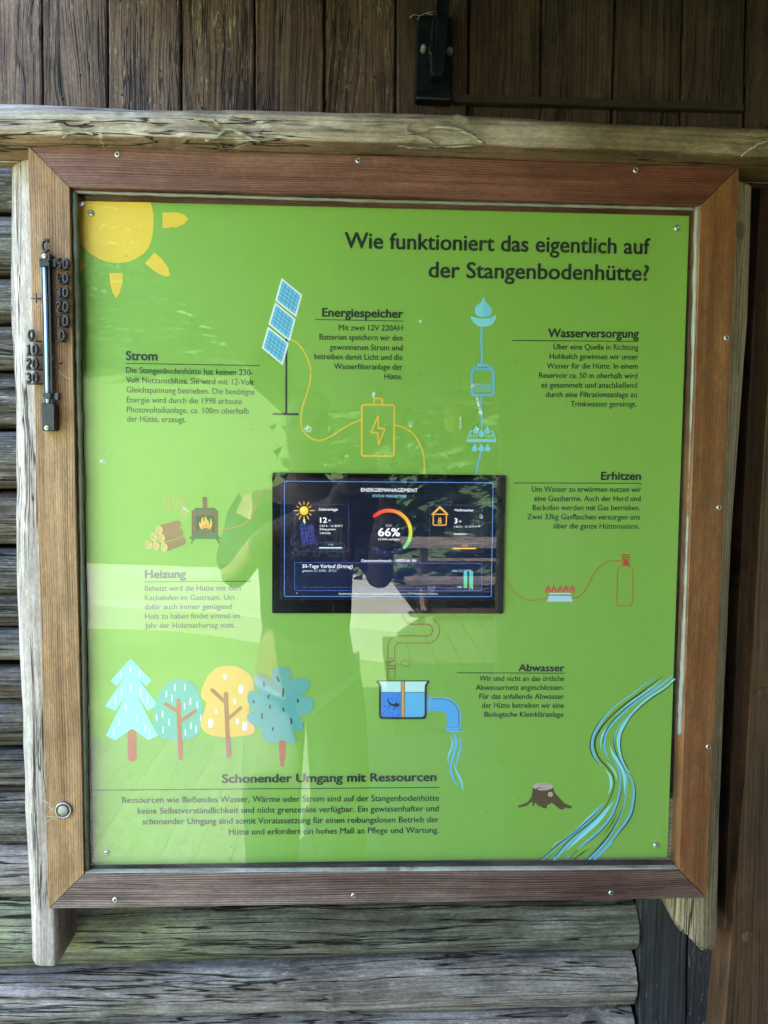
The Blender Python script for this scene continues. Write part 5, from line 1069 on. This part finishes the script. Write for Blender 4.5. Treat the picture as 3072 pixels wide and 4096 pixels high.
# ground, path, forest floor
gt = NT('meadow_grass'); tc = gt.n('ShaderNodeTexCoord'); n = gt.noise(tc.outputs['Object'], .8, 6, .65); n2 = gt.noise(tc.outputs['Object'], 14, 4, .7)
sy = gt.n('ShaderNodeSeparateXYZ'); gt.set(sy.inputs[0], tc.outputs['Object'])
M_grass = gt.done(gt.mix(gt.map(gt.math('ADD', sy.outputs[1], gt.math('MULTIPLY', n, 8)), -1, -13, 0, .92), gt.ramp(gt.math('ADD', gt.math('MULTIPLY', n, .6), gt.math('MULTIPLY', n2, .4)), [(.3, (.085, .12, .04)), (.5, (.135, .18, .07)), (.7, (.20, .24, .11))]), (.085, .125, .035)), .8, gt.bump(n2, .03))
mb = MB(); NX, NY = 60, 60
def gz(x, y):
    z = -.26+noise.noise(Vector((x*.3, y*.3, 0)))*.10
    if y < -13: z += (-13-y)*.30*min(1, (-13-y)/10)
    return z
vs = [(-45+90*i/NX, 6-70*j/NY, gz(-45+90*i/NX, 6-70*j/NY) if 6-70*j/NY < -3.2 else -.3) for j in range(NY+1) for i in range(NX+1)]
mb.add(vs, [(j*(NX+1)+i, j*(NX+1)+i+1, (j+1)*(NX+1)+i+1, (j+1)*(NX+1)+i) for j in range(NY) for i in range(NX)], None, True); struct(mb.build('ground', M_grass))
gv = NT('pale_gravel'); tc = gv.n('ShaderNodeTexCoord'); n = gv.noise(tc.outputs['Object'], 45, 5, .8); n2 = gv.noise(tc.outputs['Object'], 1.3, 4)
M_grav = gv.done(gv.mix(gv.map(n2, .35, .65), gv.mix(n, (.31, .30, .26), (.37, .355, .32)), (.29, .31, .20)), .9, gv.bump(n, .002))
mb = MB(); pts = [(-9, -7.6), (-4, -7.0), (-1, -6.2), (.75, -5.4), (1.0, -6.0), (.8, -8.6), (-1, -9.2), (-4, -9.8), (-9, -10.8)]
mb.add([(x, y, .02) for x, y in pts]+[(x, y, -.3) for x, y in pts], [tuple(range(9))]+[(i, (i+1) % 9, 9+(i+1) % 9, 9+i) for i in range(9)]); struct(mb.build('gravel_path', M_grav))
# spruces
M_bark = flat('spruce_bark', (.09, .065, .05), .9, .2, 0, .4, 12); M_leaf = flat('spruce_needles', (.045, .085, .03), .7, .3, 0, .5, 3)
def spruce(h, seed):
    rnd = random.Random(seed); fb = MB()
    for lv in range(int(h*5)):
        z = .5+lv/(h*5)*(h-.6); rad = (1-z/h)*h*.24+.15
        for b in range(12):
            th = rnd.uniform(0, 6.28); L = rad*rnd.uniform(.7, 1.1); dx, dy = math.cos(th), math.sin(th)
            for s_ in range(9):
                f = (s_+.6)/9; p = Vector((dx*L*f, dy*L*f, z-L*f*.35+L*f*f*.15)); wd = L*.13*(1.2-f)+.035
                sd_ = Vector((-dy, dx, 0)); out = Vector((dx, dy, -.4))
                for q in (-1, 1):
                    e = p+sd_*q*wd+out*wd*.5+Vector((0, 0, rnd.uniform(-.1, .03))); fb.add([p-out*.06, e+Vector((0, 0, .03)), p+out*wd*.8, p+Vector((0, 0, -.09-rnd.random()*.06))], [(0, 1, 2), (0, 3, 1)])
    tk = MB(); tk.tube([(0, 0, 0), (0, 0, h*.5), (0, 0, h)], [h*.018, h*.012, .01], 8); return tk, fb
tk, fb = spruce(9, 1)
pos = [(2.2, -9.5, 1.0), (3.7, -7.4, .8), (4.9, -10.5, 1.15), (6.2, -7.8, .9), (8.0, -13, 1.2), (2.2, -15, 1.3), (5, -16.5, 1.3), (-.3, -33, 1.7), (-8.7, -33, 2.1), (-12, -35, 2.2), (1.2, -22, 1.3), (-16.5, -33, 2.1), (11, -15, 1.2), (-21, -36, 2.2), (.9, -12.5, 1.2), (3.2, -12, 1.3), (1.9, -18, 1.2), (.6, 6.5, 1.7), (2.2, 5.6, 1.9), (3.9, 6.8, 1.8), (5.6, 5.8, 1.9), (7.6, 7, 1.8), (1.4, 8.5, 2.0)]  # trees behind the hut are unseen, added to shade the right meadow
TL = ['spruce with drooping branches straight behind the picnic table', 'shorter dark spruce right of the picnic table', 'tall spruce third from the gravel path on the right', 'small spruce in front of the far right tall ones', 'tall spruce far right by the meadow edge', 'tall back row spruce behind the picnic table', 'tall back row spruce further right', 'slim spruce on the slope beyond the gravel path', 'shortest spruce alone on the left slope', 'broad spruce high on the left slope', 'tall spruce at the middle of the forest edge', 'spruce at the far left of the slope', 'spruce at the far right end of the forest edge', 'highest spruce at the top of the left slope', 'spruce just left of the picnic table', 'tall spruce in the gap behind the table', 'slim spruce beyond the middle of the gravel path'] + ['towering dark spruce close behind the hut, %s' % q for q in ('nearest to the log wall side', 'second from the log wall side', 'third along the roof', 'fourth along the roof', 'at the far right corner', 'in the second row')]
base = None
for (x, y, s_), l in zip(pos, TL):
    if base is None:
        t_ = thing('spruce_tree', l, 'tree', (x, y, gz(x, y)-.1), 'spruces behind the meadow')
        o1 = bpy.data.objects.new('trunk', None)
        a_ = MB(); a_.v, a_.f, a_.c, a_.sm = tk.v, tk.f, tk.c, tk.sm
        tr_ = a_.build('trunk', M_bark, None, (0, 0, 0)); tr_.parent = t_; fo = fb.build('crown', M_leaf, None, (0, 0, 0)); fo.parent = t_; base = (tr_, fo); bpy.data.objects.remove(o1)
    else:
        t_ = thing('spruce_tree', l, 'tree', (x, y, gz(x, y)-.1), 'spruces behind the meadow')
        for q in base: c_ = q.copy(); COL.objects.link(c_); c_.parent = t_
    t_.scale = (s_, s_, s_); t_.rotation_euler = (0, 0, x*1.7)
# picnic table
pt = thing('picnic_table', 'brown timber picnic table with fixed benches on the dark terrace behind the photographer', 'table', (1.75, -6.6, -.03))
M_pt = wood('picnic_wood', (.04, .03, .02), (.15, .12, .09), (.28, .24, .19), 'X', cracks=.8, rough=.7)
def pbox(n, a_, b_, m=M_pt): mb = MB(); mb.box(a_, b_); o = mb.build(n, m, None, (0, 0, 0)); o.parent = pt; o.location = (0, 0, 0); return o
for k in range(4): pbox('table_board', (-.9, -.36+.185*k, .72), (.9, -.36+.185*k+.17, .76))
for s_ in (-1, 1): pbox('seat_board', (-.9, s_*.68-.13, .42), (.9, s_*.68+.13, .46)); pbox('leg', (s_*.65-.04, -.06, 0), (s_*.65+.04, .06, .72)); pbox('cross_bar', (s_*.65-.03, -.8, .34), (s_*.65+.03, .8, .42)); pbox('foot', (s_*.65-.04, -.7, -.02), (s_*.65+.04, .7, .06))
# hanging lantern
ln_ = thing('hanging_lantern', 'small porch lantern with a pale disc top and amber glass under the roof edge', 'lantern', (.78, -1.95, 1.80))
M_lp = flat('lantern_enamel', (.6, .62, .58), .3); M_la = flat('amber_glass', (.55, .38, .08), .15)
mb = MB(); mb.lathe((.78, -1.95, 1.80), [(.13, 0), (.125, .012), (.05, .035), (.012, .05), (.01, .06)], 24, Vector((0, 0, 1))); mb.build('shade', M_lp, ln_)
mb = MB(); mb.lathe((.78, -1.95, 1.68), [(.03, 0), (.055, .01), (.07, .11), (.0001, .115)], 16, Vector((0, 0, 1))); mb.build('glass_globe', M_la, ln_)
mb = MB(); mb.tube([(.78, -1.95, 1.85), (.78, -1.95, 1.90)], .004, 6); mb.build('hanging_chain', M_duct, ln_)

# ------------------------------------------------------------------ the photographer (seen only mirrored in the glass)
per = thing('person', 'person in dark blue printed T-shirt and grey trousers holding up a phone', 'person', (.20, -1.34, 0))
M_skin = flat('skin', (.27, .155, .11), .5, .4, 0, .06, 8); M_shirt = flat('navy_cotton', (.012, .018, .045), .85, .2, 0, .3, 90); M_short = flat('grey_trousers', (.20, .20, .19), .85, .2, 0, .2, 60); M_hair = flat('brown_hair', (.05, .03, .018), .7); M_shoe = flat('dark_shoes', (.03, .03, .03), .6)
def skinned(name, verts, edges, mat, sub=2, smoothn=1):
    me = bpy.data.meshes.new(name); me.from_pydata([v[0] for v in verts], edges, []); me.materials.append(mat)
    ob = bpy.data.objects.new(name, me); COL.objects.link(ob)
    ob.modifiers.new('skin', 'SKIN').use_smooth_shade = True
    if not me.skin_vertices: 
        me.attributes.new('skin_data', 'FLOAT', 'POINT') if False else None
    for i, v in enumerate(verts):
        r = v[1]; me.skin_vertices[0].data[i].radius = r if isinstance(r, tuple) else (r, r)
    me.skin_vertices[0].data[0].use_root = True
    ss = ob.modifiers.new('subdivision', 'SUBSURF'); ss.levels = ss.render_levels = sub
    ob.parent = per; ob.location = -Vector(per.location); return ob
def chain(V, E, start, pts):
    i = start
    for p in pts: V.append(p); E.append((i, len(V)-1)); i = len(V)-1
    return i
bx, by = .20, -1.34
V = [((bx, by, .95), (.145, .10))]; E = []
chest = chain(V, E, 0, [((bx, by+.01, 1.10), (.13, .09)), ((bx, by+.01, 1.26), (.15, .105)), ((bx, by-.01, 1.40), (.145, .09))])
neck = chain(V, E, chest, [((bx, by-.005, 1.50), .056), ((bx, by+.01, 1.56), .056), ((bx+.005, by+.03, 1.62), (.072, .088)), ((bx+.005, by+.02, 1.70), (.078, .095)), ((bx+.005, by+.01, 1.765), (.058, .07))])
chain(V, E, neck-2, [((bx+.005, by+.125, 1.645), .013)])
def hand(wi, w_, side, tgt):
    # palm beside the phone, fingers wrap its edge, thumb in front of it
    d = Vector(tgt)-Vector(w_); 
    p = chain(V, E, wi, [(tuple(Vector(w_)+d*.55), (.024, .017)), (tgt, (.034, .014))])
    for k in range(4):
        b_ = Vector(tgt)+Vector((side*-.004, .004, .024-.017*k)); ln = (.026, .03, .028, .022)[k]
        chain(V, E, p, [(tuple(b_+Vector((side*-.012, .012, .006))), .0085), (tuple(b_+Vector((side*-(.012+ln*.8), .016, .010))), .0078), (tuple(b_+Vector((side*-(.012+ln*1.5), .010, .008))), .0065)])
    chain(V, E, p-1, [(tuple(Vector(tgt)+Vector((side*-.004, -.022, .014))), .0105), (tuple(Vector(tgt)+Vector((side*-.02, -.028, .036))), .009), (tuple(Vector(tgt)+Vector((side*-.028, -.027, .052))), .0075)])
PHX, PHZ = CAM.x+.022, CAM.z-.056
aL = chain(V, E, chest, [((bx-.16, by-.01, 1.405), .058), ((bx-.205, by+.07, 1.27), .045), ((bx-.215, by+.14, 1.19), .042), ((bx-.10, by+.24, 1.34), .038)]); wL = (PHX-.085, -1.015, PHZ-.06); aL = chain(V, E, aL, [(wL, (.029, .022))]); hand(aL, wL, -1, (PHX-.050, -.958, PHZ-.005))
aR = chain(V, E, chest, [((bx+.16, by-.01, 1.405), .058), ((bx+.215, by+.07, 1.27), .045), ((bx+.235, by+.15, 1.19), .042), ((bx+.235, by+.25, 1.34), .038)]); wR = (PHX+.075, -1.015, PHZ-.06); aR = chain(V, E, aR, [(wR, (.029, .022))]); hand(aR, wR, 1, (PHX+.050, -.958, PHZ-.005))
for s_ in (-1, 1):
    chain(V, E, 0, [((bx+s_*.085, by, .86), (.095, .1)), ((bx+s_*.11, by+.01, .50), .062), ((bx+s_*.115, by-.01, .30), .055), ((bx+s_*.12, by-.02, .08), .038), ((bx+s_*.125, by+.06, .035), (.04, .03)), ((bx+s_*.13, by+.15, .025), (.035, .02))])
skinned('body', V, E, M_skin)
V = [((bx, by, .93), (.165, .118))]; E = []
c1 = chain(V, E, 0, [((bx, by+.01, 1.10), (.158, .112)), ((bx, by+.01, 1.27), (.17, .122)), ((bx, by-.005, 1.41), (.155, .10))])
chain(V, E, c1, [((bx, by-.005, 1.475), .075)])
for s_ in (-1, 1): chain(V, E, c1, [((bx+s_*.17, by-.01, 1.405), .068), ((bx+s_*.21, by+.06, 1.29), .064), ((bx+s_*.225, by+.14, 1.21), .058)])
skinned('t_shirt', V, E, M_shirt)
V = [((bx, by, .93), (.158, .115))]; E = []
for s_ in (-1, 1): chain(V, E, 0, [((bx+s_*.09, by, .82), (.108, .11)), ((bx+s_*.112, by+.01, .53), .108), ((bx+s_*.112, by-.01, .3), .10), ((bx+s_*.115, by-.02, .12), .095)])
skinned('trousers', V, E, M_short)
for s_ in (-1, 1):
    V = [((bx+s_*.12, by-.03, .07), (.05, .055))]; E = []; chain(V, E, 0, [((bx+s_*.125, by+.06, .045), (.052, .04)), ((bx+s_*.132, by+.17, .035), (.045, .03))]); skinned('shoe', V, E, M_shoe, 1)
V = [((bx+.005, by-.005, 1.70), (.092, .10))]; E = []; chain(V, E, 0, [((bx+.005, by, 1.765), (.078, .088)), ((bx+.005, by-.05, 1.64), (.06, .05))]); skinned('hair', V, E, M_hair)
mb = MB()
for s_ in (-1, 1): mb.lathe((bx+.005+s_*.033, by+.108, 1.675), [(.011, 0), (.009, .006), (.0001, .009)], 10, Vector((0, 1, 0)))
mb.build('eyes', flat('eyes', (.06, .05, .045), .2), per)
# shirt print
def shirt_pt(u, v, lift):
    p = P(u, v, 1.21); yy = by+.135-.9*(p.x-bx)**2+lift; return Vector((p.x, yy, p.z))
mb = MB(); vs = []; 
for j in range(7):
    for i in range(13): vs.append(shirt_pt(1140+(1402-1140)*i/12, 2076+(2246-2076)*j/6, .0015))
mb.add(vs, [(j*13+i, j*13+i+1, (j+1)*13+i+1, (j+1)*13+i) for j in range(6) for i in range(12)]); mb.build('shirt_print', flat('maroon_print', (.16, .018, .02), .7), per)
M_let = flat('grey_print_letters', (.42, .46, .48), .7)
for k, (v0, hgt, u0, u1, sl) in enumerate([(2178, 84, 1158, 1380, 8), (2236, 52, 1164, 1392, -14)]):
    gv_, gf_ = glyphs('JEANS', .03); mn = min(q[0] for q in gv_); mx = max(q[0] for q in gv_); mb = MB()
    mb.add([shirt_pt(u1+(u0-u1)*(q[0]-mn)/(mx-mn), v0-q[1]/CAPH*hgt+sl*(q[0]-mn)/(mx-mn), .003) for q in gv_], gf_); mb.build('shirt_lettering', M_let, per)
ph = thing('phone', 'black smartphone held upright in both hands of the photographer', 'phone', (PHX, -.95, PHZ))
PM = Matrix.Translation((PHX, -.9465, PHZ)) @ Matrix.Rotation(ROT[0], 4, 'X')
mb = MB(); 
def phb(x0, y0, z0, x1, y1, z1): mb.hexa([PM @ Vector(q) for q in ((x0, y1, z0), (x1, y1, z0), (x1, y1, z1), (x0, y1, z1))], [PM @ Vector(q) for q in ((x0, y0, z0), (x1, y0, z0), (x1, y0, z1), (x0, y0, z1))])
phb(-.037, -.004, -.074, .037, .004, .074); M_ph = flat('black_phone_glass', (.01, .01, .012), .12, .5, 0, .1, 10); mb.build('phone_body', M_ph, ph, bevel=.003, seg=3)
mb = MB(); phb(-.032, .0042, .036, .0, .0058, .068); mb.build('camera_bump', M_ph, ph, bevel=.0015, seg=2)
